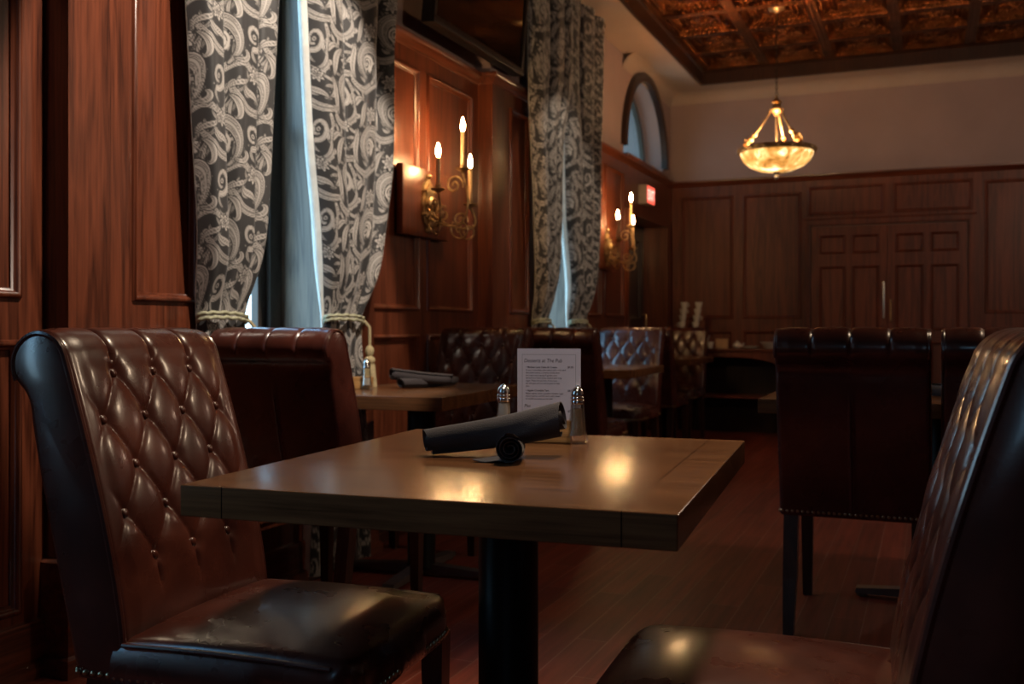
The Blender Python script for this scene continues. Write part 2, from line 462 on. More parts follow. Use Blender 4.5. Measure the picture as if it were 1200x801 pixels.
# ------------------------------------------------------------------ the room shell
WCAP, CEIL = 2.43, 3.30
XR, XP = -2.37, -2.28          # recessed wall plane, pilaster plane
YB = 9.73
MOULD = [(-.020, -.012), (-.019, -.006), (-.014, -.003), (-.009, .004), (-.005, .011), (.0, .013), (.005, .011), (.008, .005), (.010, .0)]
class Plane:
    def __init__(s, O, U, N):
        s.O, s.U, s.N, s.Z = Vector(O), Vector(U), Vector(N), Vector((0, 0, 1))
    def __call__(s, u, z, n=0.0): return s.O + s.U * u + s.Z * z + s.N * n
LW = Plane((0, 0, 0), (0, 1, 0), (1, 0, 0))
def wl(x): return Plane((x, 0, 0), (0, 1, 0), (1, 0, 0))
BW = Plane((0, YB, 0), (1, 0, 0), (0, -1, 0))
def panel_sheet(mb, P, u0, u1, z0, z1, holes, rec=-.012):
    us = sorted({u0, u1, *[h[0] for h in holes], *[h[1] for h in holes]}); us = [u for u in us if u0 - 1e-6 <= u <= u1 + 1e-6]
    zs = sorted({z0, z1, *[h[2] for h in holes], *[h[3] for h in holes]}); zs = [z for z in zs if z0 - 1e-6 <= z <= z1 + 1e-6]
    for a, b in zip(us[:-1], us[1:]):
        for c, d in zip(zs[:-1], zs[1:]):
            mu, mz = (a + b) / 2, (c + d) / 2
            if any(h[0] < mu < h[1] and h[2] < mz < h[3] for h in holes): continue
            mb.add([P(a, c), P(b, c), P(b, d), P(a, d)], [(0, 1, 2, 3)])
def panel_field(mb, P, h, rec=-.012):
    u0, u1, z0, z1 = h
    mb.add([P(u0, z0, rec), P(u1, z0, rec), P(u1, z1, rec), P(u0, z1, rec)], [(0, 1, 2, 3)])
    g = .062
    if False:
        a = [P(u0 + g, z0 + g, rec), P(u1 - g, z0 + g, rec), P(u1 - g, z1 - g, rec), P(u0 + g, z1 - g, rec)]
        k = g + .03
        b = [P(u0 + k, z0 + k, rec + .007), P(u1 - k, z0 + k, rec + .007), P(u1 - k, z1 - k, rec + .007), P(u0 + k, z1 - k, rec + .007)]
        mb.add(a + b, [(4, 5, 6, 7), (0, 1, 5, 4), (1, 2, 6, 5), (2, 3, 7, 6), (3, 0, 4, 7)])
def panel_mould(mb, P, h, prof=MOULD, sc=1.0):
    u0, u1, z0, z1 = h
    vs = []; fs = []
    for (o, n) in prof:
        o *= sc
        vs += [P(u0 - o, z0 - o, n), P(u1 + o, z0 - o, n), P(u1 + o, z1 + o, n), P(u0 - o, z1 + o, n)]
    for i in range(len(prof) - 1):
        for k in range(4):
            k2 = (k + 1) % 4
            fs.append((i * 4 + k, i * 4 + k2, (i + 1) * 4 + k2, (i + 1) * 4 + k))
    mb.add(vs, fs)
def sweep_plan(mb, pts, prof, side=1):
    """profile (n outward, z) along a plan polyline with mitred corners; outward = right of travel * side"""
    P = [Vector((p[0], p[1])) for p in pts]; n = len(P); vs = []; fs = []
    for i in range(n):
        d0 = (P[i] - P[i - 1]).normalized() if i > 0 else None
        d1 = (P[i + 1] - P[i]).normalized() if i < n - 1 else None
        n0 = Vector((d0.y, -d0.x)) * side if d0 else None; n1 = Vector((d1.y, -d1.x)) * side if d1 else None
        if n0 is None: mm = n1
        elif n1 is None: mm = n0
        else:
            mm = (n0 + n1); mm = mm / max(.2, mm.dot(n0))
        for (o, z) in prof: vs.append((P[i].x + mm.x * o, P[i].y + mm.y * o, z))
    k = len(prof)
    for i in range(n - 1):
        for j in range(k - 1):
            fs.append((i * k + j, i * k + j + 1, (i + 1) * k + j + 1, (i + 1) * k + j))
    mb.add(vs, fs)
BASE_PROF = [(0, .165), (.012, .160), (.016, .148), (.016, .05), (.026, .045), (.030, .03), (.030, 0)]
PLINTH_PROF = [(0, .335), (.010, .330), (.018, .322), (.018, .06), (.030, .052), (.034, .03), (.034, 0)]
CAP_PROF = [(0, 2.375), (.010, 2.38), (.018, 2.395), (.034, 2.405), (.040, 2.418), (.040, 2.432), (0, 2.436)]

# floor
fl = MB().box(-2.9, -2.2, -.06, 3.9, 9.95, 0).build('floor', M['floor'], smooth=False); struct(fl)

BAYS = [(-3.0, True), (0.0, True), (3.0, True)]
Y0W = -2.0
plan = []          # plan polyline of the left wall, in order of y
pil = []; rec = []; win = []
rec.append((Y0W, -.86))
for off, _ in BAYS:
    pil.append((2.14 + off, 2.78 + off)); win.append((2.78 + off, 3.72 + off)); pil.append((3.72 + off, 3.84 + off))
rec += [(.84, 2.14), (3.84, 5.14), (6.84, 8.08)]
DOOR_Y = (8.10, 9.45); DOOR_H = 1.98
ARC_C, ARC_R, ARC_Z, ARC_SILL = 8.775, .675, 2.53, 2.47
XG = -2.70         # window plane
# plaster wall behind and above
wp = MB()
for (a, b) in rec: wp.box(-2.74, a, 0, -2.386, b, CEIL + .1)
for (a, b) in pil: wp.box(-2.76, a + .006, 0, -2.296, b - .006, CEIL + .1)
for (a, b) in win:
    wp.box(-2.84, a, 3.12, -2.296, b, CEIL + .1); wp.box(-2.84, a, 0, -2.296, b, .62)
wp.box(-2.84, 8.08, 0, -2.386, 8.10, CEIL + .1); wp.box(-2.63, 9.45, 0, -2.386, YB + .2, CEIL + .1)
wp.box(-2.63, 8.10, DOOR_H, -2.386, 9.45, ARC_SILL)
# arch spandrel
ys = [ARC_C + ARC_R * math.cos(PI * (1 - i / 32)) for i in range(33)]
zs = [ARC_Z + ARC_R * math.sin(PI * i / 32) for i in range(33)]
for i in range(32):
    for x in (-2.386,):
        wp.add([(x, ys[i], zs[i]), (x, ys[i+1], zs[i+1]), (x, ys[i+1], CEIL + .1), (x, ys[i], CEIL + .1)], [(0, 1, 2, 3)])
    wp.add([(-2.386, ys[i], zs[i]), (-2.386, ys[i+1], zs[i+1]), (-2.63, ys[i+1], zs[i+1]), (-2.63, ys[i], zs[i])], [(0, 1, 2, 3)])
wl_o = struct(wp.build('wall_left', M['plaster'], smooth=True, angle=30))
# wainscot skin of the left wall
sk = MB(); fd = MB(); mo = MB()
def zone(P, u0, u1, panels):
    holes = [(a, b, c, d) for (a, b, c, d) in panels]
    panel_sheet(sk, P, u0, u1, 0, WCAP, holes)
    for h in holes: panel_field(fd, P, h); panel_mould(mo, P, h)
for (a, b) in rec:
    ps = []
    w = b - a
    if w > .9:
        for (p, q) in ((a + .06, a + .58), (a + .684, a + 1.206)):
            q = min(q, b - .05); ps += [(p, q, .20, .955), (p, q, 1.09, 2.28)]
    zone(wl(XR), a, b, ps)
for (a, b) in pil:
    ps = []
    if b - a > .4: ps = [(a + .255, b - .105, .40, .955), (a + .255, b - .105, 1.09, 2.28)]
    zone(wl(XP), a, b, ps)
    for y in (a, b):
        sk.add([(XR, y, 0), (XP, y, 0), (XP, y, WCAP), (XR, y, WCAP)], [(0, 1, 2, 3)])
for (a, b) in win:
    sk.add([(XP, a, 0), (XP, b, 0), (XP, b, .66), (XP, a, .66)], [(0, 1, 2, 3)])
# door bay: header with the strip under the arch
zone(wl(XR), 8.08, 8.10, []); zone(wl(XR), 9.45, YB, [])
panel_sheet(sk, wl(XR), 8.10, 9.45, DOOR_H, WCAP, [])
sk.add([(XR, 8.10, WCAP), (XR, 9.45, WCAP), (-2.386, 9.45, WCAP), (-2.386, 8.10, WCAP)], [(0, 1, 2, 3)])
wain = struct(sk.build('trim_1', M['wood'], smooth=False))
struct(fd.build('panel_fields', M['wood'], wain, smooth=False)); struct(mo.build('panel_moulding', M['wood'], wain, smooth=True, angle=60))
# base and cap mouldings follow the steps of the wall
bp = MB(); cp = MB(); pb = MB()
poly = [(XR, Y0W)]
for (a, b) in sorted(pil):
    if b - a > .4:
        poly += [(XR, a), (XP, a)]
    else: poly += [(XP, b), (XR, b)]
poly += [(XR, 8.09)]
for i in range(len(poly) - 1):
    pass
sweep_plan(bp, poly, BASE_PROF); sweep_plan(cp, poly, CAP_PROF)
sweep_plan(cp, [(XR, 8.09), (XR, YB)], CAP_PROF)
for (a, b) in pil:
    if b - a > .4: sweep_plan(pb, [(XR + .001, a), (XP, a), (XP, b)], PLINTH_PROF)
struct(bp.build('baseboard_left', M['wood_h'], smooth=True, angle=35)); struct(cp.build('trim_2', M['wood_h'], smooth=True, angle=35))
struct(pb.build('trim_3', M['wood_h'], smooth=True, angle=35))

# windows with deep wooden reveals
def frame_rect(mb, y0, y1, z0, z1, w, x0, x1):
    mb.box(x0, y0, z0, x1, y0 + w, z1); mb.box(x0, y1 - w, z0, x1, y1, z1)
    mb.box(x0, y0 + w, z0, x1, y1 - w, z0 + w); mb.box(x0, y0 + w, z1 - w, x1, y1 - w, z1)
for k, (a, b) in enumerate(win):
    r = MB()
    t = .02
    r.box(XG - .06, a, .62, XP + .012, a + t, 3.12); r.box(XG - .06, b - t, .62, XP + .012, b, 3.12)
    r.box(XG - .06, a + t, 3.10, XP + .012, b - t, 3.12)
    w = struct(r.build('window_%d' % (k + 1), M['jamb'], smooth=False))
    s = MB().box(XG - .06, a + t, .62, XP + .04, b - t, .655, b=.008)
    struct(s.build('window_sill', M['wood_h'], w))
    f = MB()
    frame_rect(f, a + t, b - t, .655, 3.10, .085, XG - .05, XG + .03)
    frame_rect(f, a + t + .085, b - t - .085, .74, 1.90, .055, XG - .03, XG + .005)
    frame_rect(f, a + t + .085, b - t - .085, 1.86, 3.015, .055, XG - .05, XG - .015)
    f.tube([(XG + .02, b - t - .02, .66), (XG + .02, b - t - .02, 3.1)], .011, 8); f.tube([(XG + .02, a + t + .02, .66), (XG + .02, a + t + .02, 3.1)], .011, 8)
    struct(f.build('window_frame', M['sash'], w, angle=30))
    g = MB().add([(XG - .02, a + t + .10, .76), (XG - .02, b - t - .10, .76), (XG - .02, b - t - .10, 3.0), (XG - .02, a + t + .10, 3.0)], [(0, 1, 2, 3)])
    struct(g.build('window_pane', M['pane'], w, smooth=False))
# arched window over the side door
aw = MB()
def archpts(R, n=32): return [(ARC_C + R * math.cos(PI * (1 - i / n)), ARC_Z + R * math.sin(PI * i / n)) for i in range(n + 1)]
o_, i_ = archpts(ARC_R + .075), archpts(ARC_R - .005)
vs = []; fs = []
for (y, z), (y2, z2) in zip(o_, i_):
    vs += [(-2.386, y, z), (-2.345, y, z), (-2.335, y2 * .5 + y * .5, z2 * .5 + z * .5), (-2.345, y2, z2), (-2.40, y2, z2)]
for i in range(32):
    for j in range(4): fs.append((i*5+j, i*5+j+1, (i+1)*5+j+1, (i+1)*5+j))
aw.add(vs, fs)
wa = struct(aw.build('window_4', M['wood_dark'], smooth=True, angle=35))
fa = MB(); 
o_, i_ = archpts(ARC_R - .002), archpts(ARC_R - .06)
vs = []; fs = []
for (y, z), (y2, z2) in zip(o_, i_):
    vs += [(-2.56, y, z), (-2.56, y2, z2), (-2.60, y2, z2)]
for i in range(32):
    for j in range(2): fs.append((i*3+j, i*3+j+1, (i+1)*3+j+1, (i+1)*3+j))
fa.add(vs, fs)
fa.box(-2.62, ARC_C - ARC_R, ARC_SILL, -2.55, ARC_C + ARC_R, ARC_Z + .03)
struct(fa.build('window_frame', M['sash'], wa, angle=30))
pts = archpts(ARC_R)
ga = MB(); ga.add([(-2.60, y, z) for y, z in pts], [tuple(range(len(pts)))])
struct(ga.build('window_pane', M['arch_pane'], wa, smooth=False))
sa = MB().box(-2.62, ARC_C - ARC_R, ARC_SILL - .03, -2.34, ARC_C + ARC_R, ARC_SILL, b=.006)
struct(sa.build('window_sill', M['wood_h'], wa))
# side door in its recess
d = MB()
Pd = wl(-2.58)
dh = [(8.24, 8.72, .22, .95), (8.83, 9.31, .22, .95), (8.24, 8.72, 1.08, 1.82), (8.83, 9.31, 1.08, 1.82)]
panel_sheet(d, Pd, 8.10, 9.45, 0, DOOR_H, dh)
for h in dh: panel_field(d, Pd, h); panel_mould(d, Pd, h)
d1 = struct(d.build('door_1', M['wood_dark'], smooth=False))
j = MB().box(-2.64, 8.085, 0, -2.335, 8.115, DOOR_H + .02).box(-2.64, 9.435, 0, -2.335, 9.465, DOOR_H + .02).box(-2.64, 8.115, DOOR_H - .02, -2.335, 9.435, DOOR_H + .02)
struct(j.build('door_frame', M['wood'], d1, smooth=False))
struct(MB().tube([(-2.575, 9.36, .92), (-2.53, 9.36, .92), (-2.53, 9.36, 1.12), (-2.575, 9.36, 1.12)], .008).build('door_handle', M['brass'], d1))

# end wall
bwm = MB().box(-2.9, YB + .03, 0, 3.9, YB + .2, WCAP).box(-2.9, YB + .012, WCAP, 3.9, YB + .2, CEIL + .1)
wb = struct(bwm.build('wall_back', M['plaster'], smooth=False))
sk = MB(); fd = MB(); mo = MB()
DX0, DX1, DXC, DTOP = -1.045, .315, -.365, 1.95
bh = [(-2.26, -1.775, 1.09, 2.265), (-1.66, -1.135, 1.09, 2.265), (-2.26, -1.775, .2, .955), (-1.66, -1.135, .2, .955), (-1.055, -.40, 2.055, 2.31), (-.305, .335, 2.055, 2.31),
      (.45, 1.02, 1.13, 2.29), (.45, 1.02, .2, .99), (1.16, 1.7, 1.09, 2.28), (1.16, 1.7, .2, .955), (1.85, 2.4, 1.09, 2.28), (1.85, 2.4, .2, .955), (2.55, 3.1, 1.09, 2.28), (2.55, 3.1, .2, .955)]
panel_sheet(sk, BW, XR, 3.6, 0, WCAP, bh + [(DX0, DX1, 0, DTOP)])
for h in bh: panel_field(fd, BW, h); panel_mould(mo, BW, h)
# pilaster strips beside the door
for (a, b) in ((-1.105, -1.06), (.345, .40)):
    sk.box(a, YB - .02, .16, b, YB + .01, 2.0)
bt = struct(sk.build('trim_4', M['wood_back'], smooth=False))
struct(fd.build('panel_fields', M['wood_back'], bt, smooth=False)); struct(mo.build('panel_moulding', M['wood_back'], bt, angle=60))
bb = MB(); sweep_plan(bb, [(XR, YB), (DX0 - .05, YB)], BASE_PROF); sweep_plan(bb, [(DX1 + .05, YB), (3.6, YB)], BASE_PROF)
struct(bb.build('baseboard_back', M['wood_x'], angle=35))
cb = MB(); sweep_plan(cb, [(XR, YB), (3.6, YB)], CAP_PROF); struct(cb.build('trim_5', M['wood_x'], angle=35))
# double door
for k, (a, b) in enumerate(((DX0 + .012, DXC - .002), (DXC + .002, DX1 - .012))):
    P = Plane((0, YB + .004, 0), (1, 0, 0), (0, -1, 0))
    w = b - a
    cols = ((a + .075, a + w / 2 - .035), (a + w / 2 + .035, b - .075))
    hs = []
    for (c0, c1) in cols: hs += [(c0, c1, 1.69, 1.85), (c0, c1, .98, 1.56), (c0, c1, .20, .86)]
    D = MB(); panel_sheet(D, P, a, b, .01, DTOP - .012, hs)
    for h in hs: panel_field(D, P, h); panel_mould(D, P, h, sc=.75)
    D.add([P(a, .01), P(a, .01, -.03), P(a, DTOP - .012, -.03), P(a, DTOP - .012)], [(0, 1, 2, 3)]); D.add([P(b, .01), P(b, .01, -.03), P(b, DTOP - .012, -.03), P(b, DTOP - .012)], [(0, 1, 2, 3)])
    dr = struct(D.build('door_%d' % (k + 2), M['wood_back'], smooth=False))
    hx = b - .028 if k == 0 else a + .028
    if k == 0:
        struct(MB().box(hx - .009, YB - .012, 1.08, hx + .009, YB + .003, 1.42, b=.004).build('door_handle', M['handle'], dr))  # pale plate in place of the bright slit at the leaves' gap
    else:
        struct(MB().tube([(hx, YB + .0, 1.05), (hx, YB - .035, 1.06), (hx, YB - .035, 1.24), (hx, YB, 1.25)], .007).build('door_handle', M['brass'], dr))
tc = MB()
CAS = [(0, 0), (.0, .014), (.012, .020), (.05, .020), (.062, .012), (.066, 0)]
vs = []; fs = []
for (o, n) in CAS:
    vs += [BW(DX0 - o, 0, n), BW(DX0 - o, DTOP + o, n), BW(DX1 + o, DTOP + o, n), BW(DX1 + o, 0, n)]
for i in range(len(CAS) - 1):
    for q in range(3): fs.append((i*4+q, i*4+q+1, (i+1)*4+q+1, (i+1)*4+q))
tc.add(vs, fs)
struct(tc.build('trim_6', M['wood_back'], angle=30))
# the unseen sides of the room
FX0, FX1, FZ0, FZ1 = .12, .60, 1.25, 2.15
struct(MB().box(3.6, -2.2, 0, 3.8, 9.9, CEIL + .1).build('wall_right', M['plaster'], smooth=False))
struct(MB().box(-2.9, -2.2, 0, FX0, -2.0, CEIL + .1).box(FX1, -2.2, 0, 3.8, -2.0, CEIL + .1).box(FX0, -2.2, 0, FX1, -2.0, FZ0).box(FX0, -2.2, FZ1, FX1, -2.0, CEIL + .1).build('wall_front', M['plaster'], smooth=False))
w5 = MB()
for a, b in ((FX0, FX0 + .05), (FX1 - .05, FX1)): w5.box(a, -2.18, FZ0, b, -2.06, FZ1)
w5.box(FX0 + .05, -2.18, FZ0, FX1 - .05, -2.06, FZ0 + .05).box(FX0 + .05, -2.18, FZ1 - .05, FX1 - .05, -2.06, FZ1)
w5 = struct(w5.build('window_5', M['sash'], smooth=False))
struct(MB().add([(FX0, -2.12, FZ0), (FX1, -2.12, FZ0), (FX1, -2.12, FZ1), (FX0, -2.12, FZ1)], [(0, 1, 2, 3)]).build('window_pane', M['door_pane'], w5, smooth=False))
struct(MB().box(3.55, -2.0, 0, 3.6, YB, WCAP).build('trim_7', M['wood'], smooth=False))
struct(MB().box(XR + .02, -2.0, 0, FX0, -1.95, WCAP).box(FX1, -2.0, 0, 3.55, -1.95, WCAP).box(FX0, -2.0, 0, FX1, -1.95, FZ0).build('trim_8', M['wood'], smooth=False))

# ceiling: plaster soffit round a coffered tin tray
TX0, TX1, TY0, TY1 = -2.02, 2.92, -1.32, 9.42
so = MB()
for bx in ((-2.9, -2.2, CEIL, TX0, 9.95, CEIL + .1), (TX1, -2.2, CEIL, 3.8, 9.95, CEIL + .1), (TX0, TY1, CEIL, TX1, 9.95, CEIL + .1), (TX0, -2.2, CEIL, TX1, TY0, CEIL + .1)): so.box(*bx)
# soft cove between wall and soffit
cv = [(0, CEIL - .12)] + [(.12 - .12 * math.cos(math.radians(a)), CEIL - .12 + .12 * math.sin(math.radians(a))) for a in (15, 30, 45, 60, 75, 90)]
sweep_plan(so, [(-2.386, 8.08), (-2.386, YB + .014), (3.6, YB + .014)], cv)
ce = struct(so.build('ceiling', M['soffit'], angle=30))
fr = MB()
FP = [(0, CEIL - .006), (-.012, CEIL - .012), (-.030, CEIL - .006), (-.034, CEIL + .10), (-.055, CEIL + .115), (-.085, CEIL + .12), (-.11, CEIL + .135), (-.12, CEIL + .17)]
sweep_plan(fr, [(TX0, TY0), (TX0, TY1), (TX1, TY1), (TX1, TY0), (TX0, TY0)], [(-o, z) for o, z in FP])
struct(fr.build('trim_9', M['wood_dark'], angle=30))
ZT = CEIL + .17
tn = MB()
CELL = .57
gx = [-1.97 + CELL * i for i in range(9)]; gy = [9.35 - CELL * i for i in range(19)]
def ring(mb, cx, cy, loops):
    vs = []; fs = []
    for (h, z) in loops: vs += [(cx - h, cy - h, z), (cx + h, cy - h, z), (cx + h, cy + h, z), (cx - h, cy + h, z)]
    for i in range(len(loops) - 1):
        for k in range(4):
            k2 = (k + 1) % 4; fs.append((i*4+k, i*4+k2, (i+1)*4+k2, (i+1)*4+k))
    fs.append(tuple((len(loops) - 1) * 4 + k for k in range(4)))
    mb.add(vs, fs)
for ix in range(8):
    for iy in range(18):
        cx = (gx[ix] + gx[ix + 1]) / 2; cy = (gy[iy] + gy[iy + 1]) / 2
        ring(tn, cx, cy, [(.285, ZT - .06), (.243, ZT - .06), (.240, ZT - .045), (.226, ZT - .030), (.214, ZT - .034), (.206, ZT - .012), (.19, ZT), (.15, ZT), (.14, ZT - .02), (.12, ZT - .02), (.11, ZT)])
        if cy > 4.5 and cx < 1.6:
            tn.lathe([(.0, ZT - .05), (.02, ZT - .045), (.03, ZT - .03), (.05, ZT - .028), (.075, ZT - .012), (.095, ZT - .018), (.10, ZT + .002)], 16, Matrix.Translation((cx, cy, 0)), caps=False, flute=8, famp=.10)
            for sx in (-1, 1):
                for sy in (-1, 1): tn.lathe([(0, ZT - .028), (.016, ZT - .022), (.026, ZT + .001)], 8, Matrix.Translation((cx + sx * .168, cy + sy * .168, 0)), caps=False)
            for q in range(14):   # rope bead along the coffer edge
                t = -.225 + .45 * (q + .5) / 14
                for (bx_, by_) in ((t, .234), (t, -.234), (.234, t), (-.234, t)):
                    tn.lathe([(0, ZT - .052), (.010, ZT - .046), (.012, ZT - .036)], 5, Matrix.Translation((cx + bx_, cy + by_, 0)), caps=False)
tn.box(TX0 - .1, TY0 - .1, ZT + .004, TX1 + .1, TY1 + .1, ZT + .05)
struct(tn.build('ceiling_tin', M['tin'], ce, angle=35, weld=False))

# ------------------------------------------------------------------ chair
W = .46
def smooth01(t): t = min(1, max(0, t)); return t * t * (3 - 2 * t)
ROWS = [.915, .832, .749, .666, .583]; DU, DV = .115, .083
def chair_profile():
    """list of (x, z, region, height) round the back, front bottom -> roll -> rear bottom"""
    pr = []
    pr += [(-.196, .385, 'f'), (-.196, .42, 'f'), (-.197, .45, 'f')]
    n = 118
    for i in range(1, n + 1):
        t = i / n; z = .45 + (.952 - .45) * t
        x = -.197 - .126 * (t ** 1.35)
        pr.append((x, z, 'f'))
    cx, cz, r = -.3765, .932, .0575
    for i in range(1, 37):
        a = math.radians(20 + (232 - 20) * i / 36)
        pr.append((cx + r * math.cos(a), cz + r * math.sin(a), 'r'))
    # under the roll into the back
    x0, z0 = pr[-1][0], pr[-1][1]
    for i in range(1, 7):
        t = i / 6
        pr.append((x0 + (-.394 - x0) * t ** .7 + .003 * math.sin(PI * t), z0 + (.835 - z0) * t, 'u'))
    for i in range(1, 25):
        t = i / 24
        pr.append((-.394 + (.102) * (t ** 1.1), .835 + (.385 - .835) * t, 'b'))
    return pr
PR = chair_profile()
def tuft_h(u, z, reg, t):
    edge = smooth01((W / 2 - .016 - abs(u)) / .035)
    if reg == 'f':
        a = u / DU + (z - ROWS[0]) / (2 * DV); b = u / DU - (z - ROWS[0]) / (2 * DV)
        pil_ = (abs(math.sin(PI * a)) * abs(math.sin(PI * b))) ** .26
        h = .0115 * pil_
        # dimple at the buttons
        ra, rb = round(a), round(b)
        du = (ra + rb) / 2 * DU - u; dz = ROWS[0] + (ra - rb) * DV - z
        h -= .0045 * math.exp(-(du * du + dz * dz) / .00025)
        zone_ = smooth01((z - .555) / .03) * (1 - smooth01((z - .918) / .03))
        hb = .0095
        if z <= .60:
            for k in (-1, 0, 1):
                hb -= .008 * math.exp(-abs(u - k * DU) / .005) * smooth01((z - .50) / .06)
        if z > .9:
            for k in (-1, 0, 1): hb -= .008 * math.exp(-abs(u - k * DU) / .006)
        h = h * zone_ + hb * (1 - zone_)
        low = smooth01((z - .43) / .05)
        h = h * edge + .006 * (1 - edge)
        return h * low + .002 * (1 - low)
    if reg == 'r':
        h = .0095
        fade = 1 - smooth01((t - .74) / .2)
        for k in (-1, 0, 1): h -= .007 * math.exp(-abs(u - k * DU) / .006) * fade
        h = h * edge + .006 * (1 - edge)
        return h * (1 - smooth01((t - .7) / .3) * .8)
    if reg == 'b':
        return .0015 + .0035 * math.exp(-((abs(u) - .0045) / .0028) ** 2) * smooth01(t / .1) * (1 - smooth01((t - .92) / .08))
    return .0015
def make_back(parent):
    n = len(PR); NU = 104
    nor = []
    for i in range(n):
        p = PR[max(0, i - 1)]; q = PR[min(n - 1, i + 1)]
        tx, tz = q[0] - p[0], q[1] - p[1]; l = math.hypot(tx, tz)
        nor.append((tz / l, -tx / l))
    rs = [i for i in range(n) if PR[i][2] == 'r']; bs = [i for i in range(n) if PR[i][2] == 'b']
    P = np.zeros((n, NU + 1, 3))
    for i in range(n):
        x, z, g = PR[i]
        t = (i - rs[0]) / (len(rs) - 1) if g == 'r' else ((i - bs[0]) / (len(bs) - 1) if g == 'b' else 0)
        for j in range(NU + 1):
            u = -W / 2 + W * j / NU
            h = tuft_h(u, z, g, t)
            d = W / 2 - abs(u); R = .014
            if d < R: h -= R - math.sqrt(max(0, R * R - (R - d) ** 2))
            P[i, j] = (x + nor[i][0] * h, u, z + nor[i][1] * h)
    mb = MB()
    vs = P.reshape(-1, 3); N = NU + 1
    fs = [(i * N + j, i * N + j + 1, (i + 1) * N + j + 1, (i + 1) * N + j) for i in range(n - 1) for j in range(NU)]
    fs += [((n - 1) * N + j, (n - 1) * N + j + 1, j + 1, j) for j in range(NU)]
    mb.add(vs.tolist(), fs)
    mb.f.append(tuple(i * N for i in range(n))); mb.m.append(0)
    mb.f.append(tuple(i * N + NU for i in range(n - 1, -1, -1))); mb.m.append(0)
    bk = mb.build('backrest', M['leather'], parent, angle=55, weld=False)
    for sgn in (-1, 1):
        pp = MB(); path = []
        for i in range(2, rs[-4]):
            x, z, g = PR[i]
            path.append((x + nor[i][0] * -.001, sgn * (W / 2 - .005), z + nor[i][1] * -.001))
        pp.tube(path[::2], .0064, 8); pp.build('piping', M['leather'], bk)
    for r, z in enumerate(ROWS):
        us = (-DU, 0, DU) if r % 2 == 0 else (-1.5 * DU, -.5 * DU, .5 * DU, 1.5 * DU)
        i = min((i for i in range(n) if PR[i][2] == 'f'), key=lambda i: abs(PR[i][1] - z))
        for u in us:
            x, zz, g = PR[i]; h = tuft_h(u, z, g, 0) + .001
            ax = Vector((nor[i][0], 0, nor[i][1]))
            Mx = Matrix.Translation((x + ax.x * h, u, zz + ax.z * h)) @ ax.to_track_quat('Z', 'Y').to_matrix().to_4x4()
            MB().lathe([(.0096, -.004), (.0098, .0025), (.0085, .0056), (.0052, .0078), (.0, .0086)], 14, Mx).build('button', M['leather'], bk, angle=70)
    return bk
SX0, SX1, SZ = -.215, .245, .385
def make_seat(parent):
    n = 44; mb = MB(); hw = W / 2 + .004
    P = []
    for i in range(n + 1):
        row = []
        for j in range(n + 1):
            u = -1 + 2 * i / n; v = -1 + 2 * j / n
            # round the plan corners a little
            cu = u; cvv = v
            pull = 1 - (.11 * (abs(u) * abs(v)) ** 7 if u > 0 else 0); x = (SX0 + SX1) / 2 + cu * pull * (SX1 - SX0) / 2; y = cvv * hw * pull
            rr = .03; ex = (SX1 - SX0) / 2 - abs(u) * (SX1 - SX0) / 2; ey = hw - abs(v) * hw
            z = .458 + .034 * (1 - abs(u) ** 2.6) * (1 - abs(v) ** 2.6)
            d = min(ex if u > 0 else 1, ey); R = .026
            if d < R: z -= R - math.sqrt(max(0, R * R - (R - d) ** 2))
            row.append((x, y, z))
        P.append(row)
    vs = [p for r in P for p in r]; N = n + 1
    fs = [(i * N + j, (i + 1) * N + j, (i + 1) * N + j + 1, i * N + j + 1) for i in range(n) for j in range(n)]
    mb.add(vs, fs)
    per = [i * N for i in range(N)] + [n * N + j for j in range(1, N)] + [i * N + n for i in range(n - 1, -1, -1)] + [j for j in range(n - 1, 0, -1)]
    cur = per
    for (zf, out) in ((.8, .0035), (.5, .006), (.2, .004), (0, .0)):
        nv = []
        for idx in per:
            x, y, z = vs[idx]
            cxm = (SX0 + SX1) / 2
            ox = out if abs(x - SX1) < 1e-6 else 0; oy = out * (1 if y > 0 else -1) if abs(abs(y) - hw) < 1e-6 else 0
            nv.append((x + ox, y + oy, SZ + (z - SZ) * zf))
        o = len(mb.v); mb.v += nv; L = len(per)
        for k in range(L): mb.f.append((cur[k], cur[(k + 1) % L], o + (k + 1) % L, o + k)); mb.m.append(0)
        cur = [o + k for k in range(L)]
    mb.f.append(tuple(cur)); mb.m.append(0)
    st = mb.build('seat', M['leather'], parent, angle=60)
    for sgn in (-1, 1):
        path = [(SX0 + .02 + (SX1 - .06 - SX0) * t, sgn * (hw - .0035), .4535 + .0) for t in [i / 20 for i in range(21)]]
        path = [(x, y, .452 + .004 * math.sin(PI * i / 20)) for i, (x, y, z) in enumerate(path)]
        MB().tube(path, .0042, 7).build('piping', M['leather'], st)
    return st
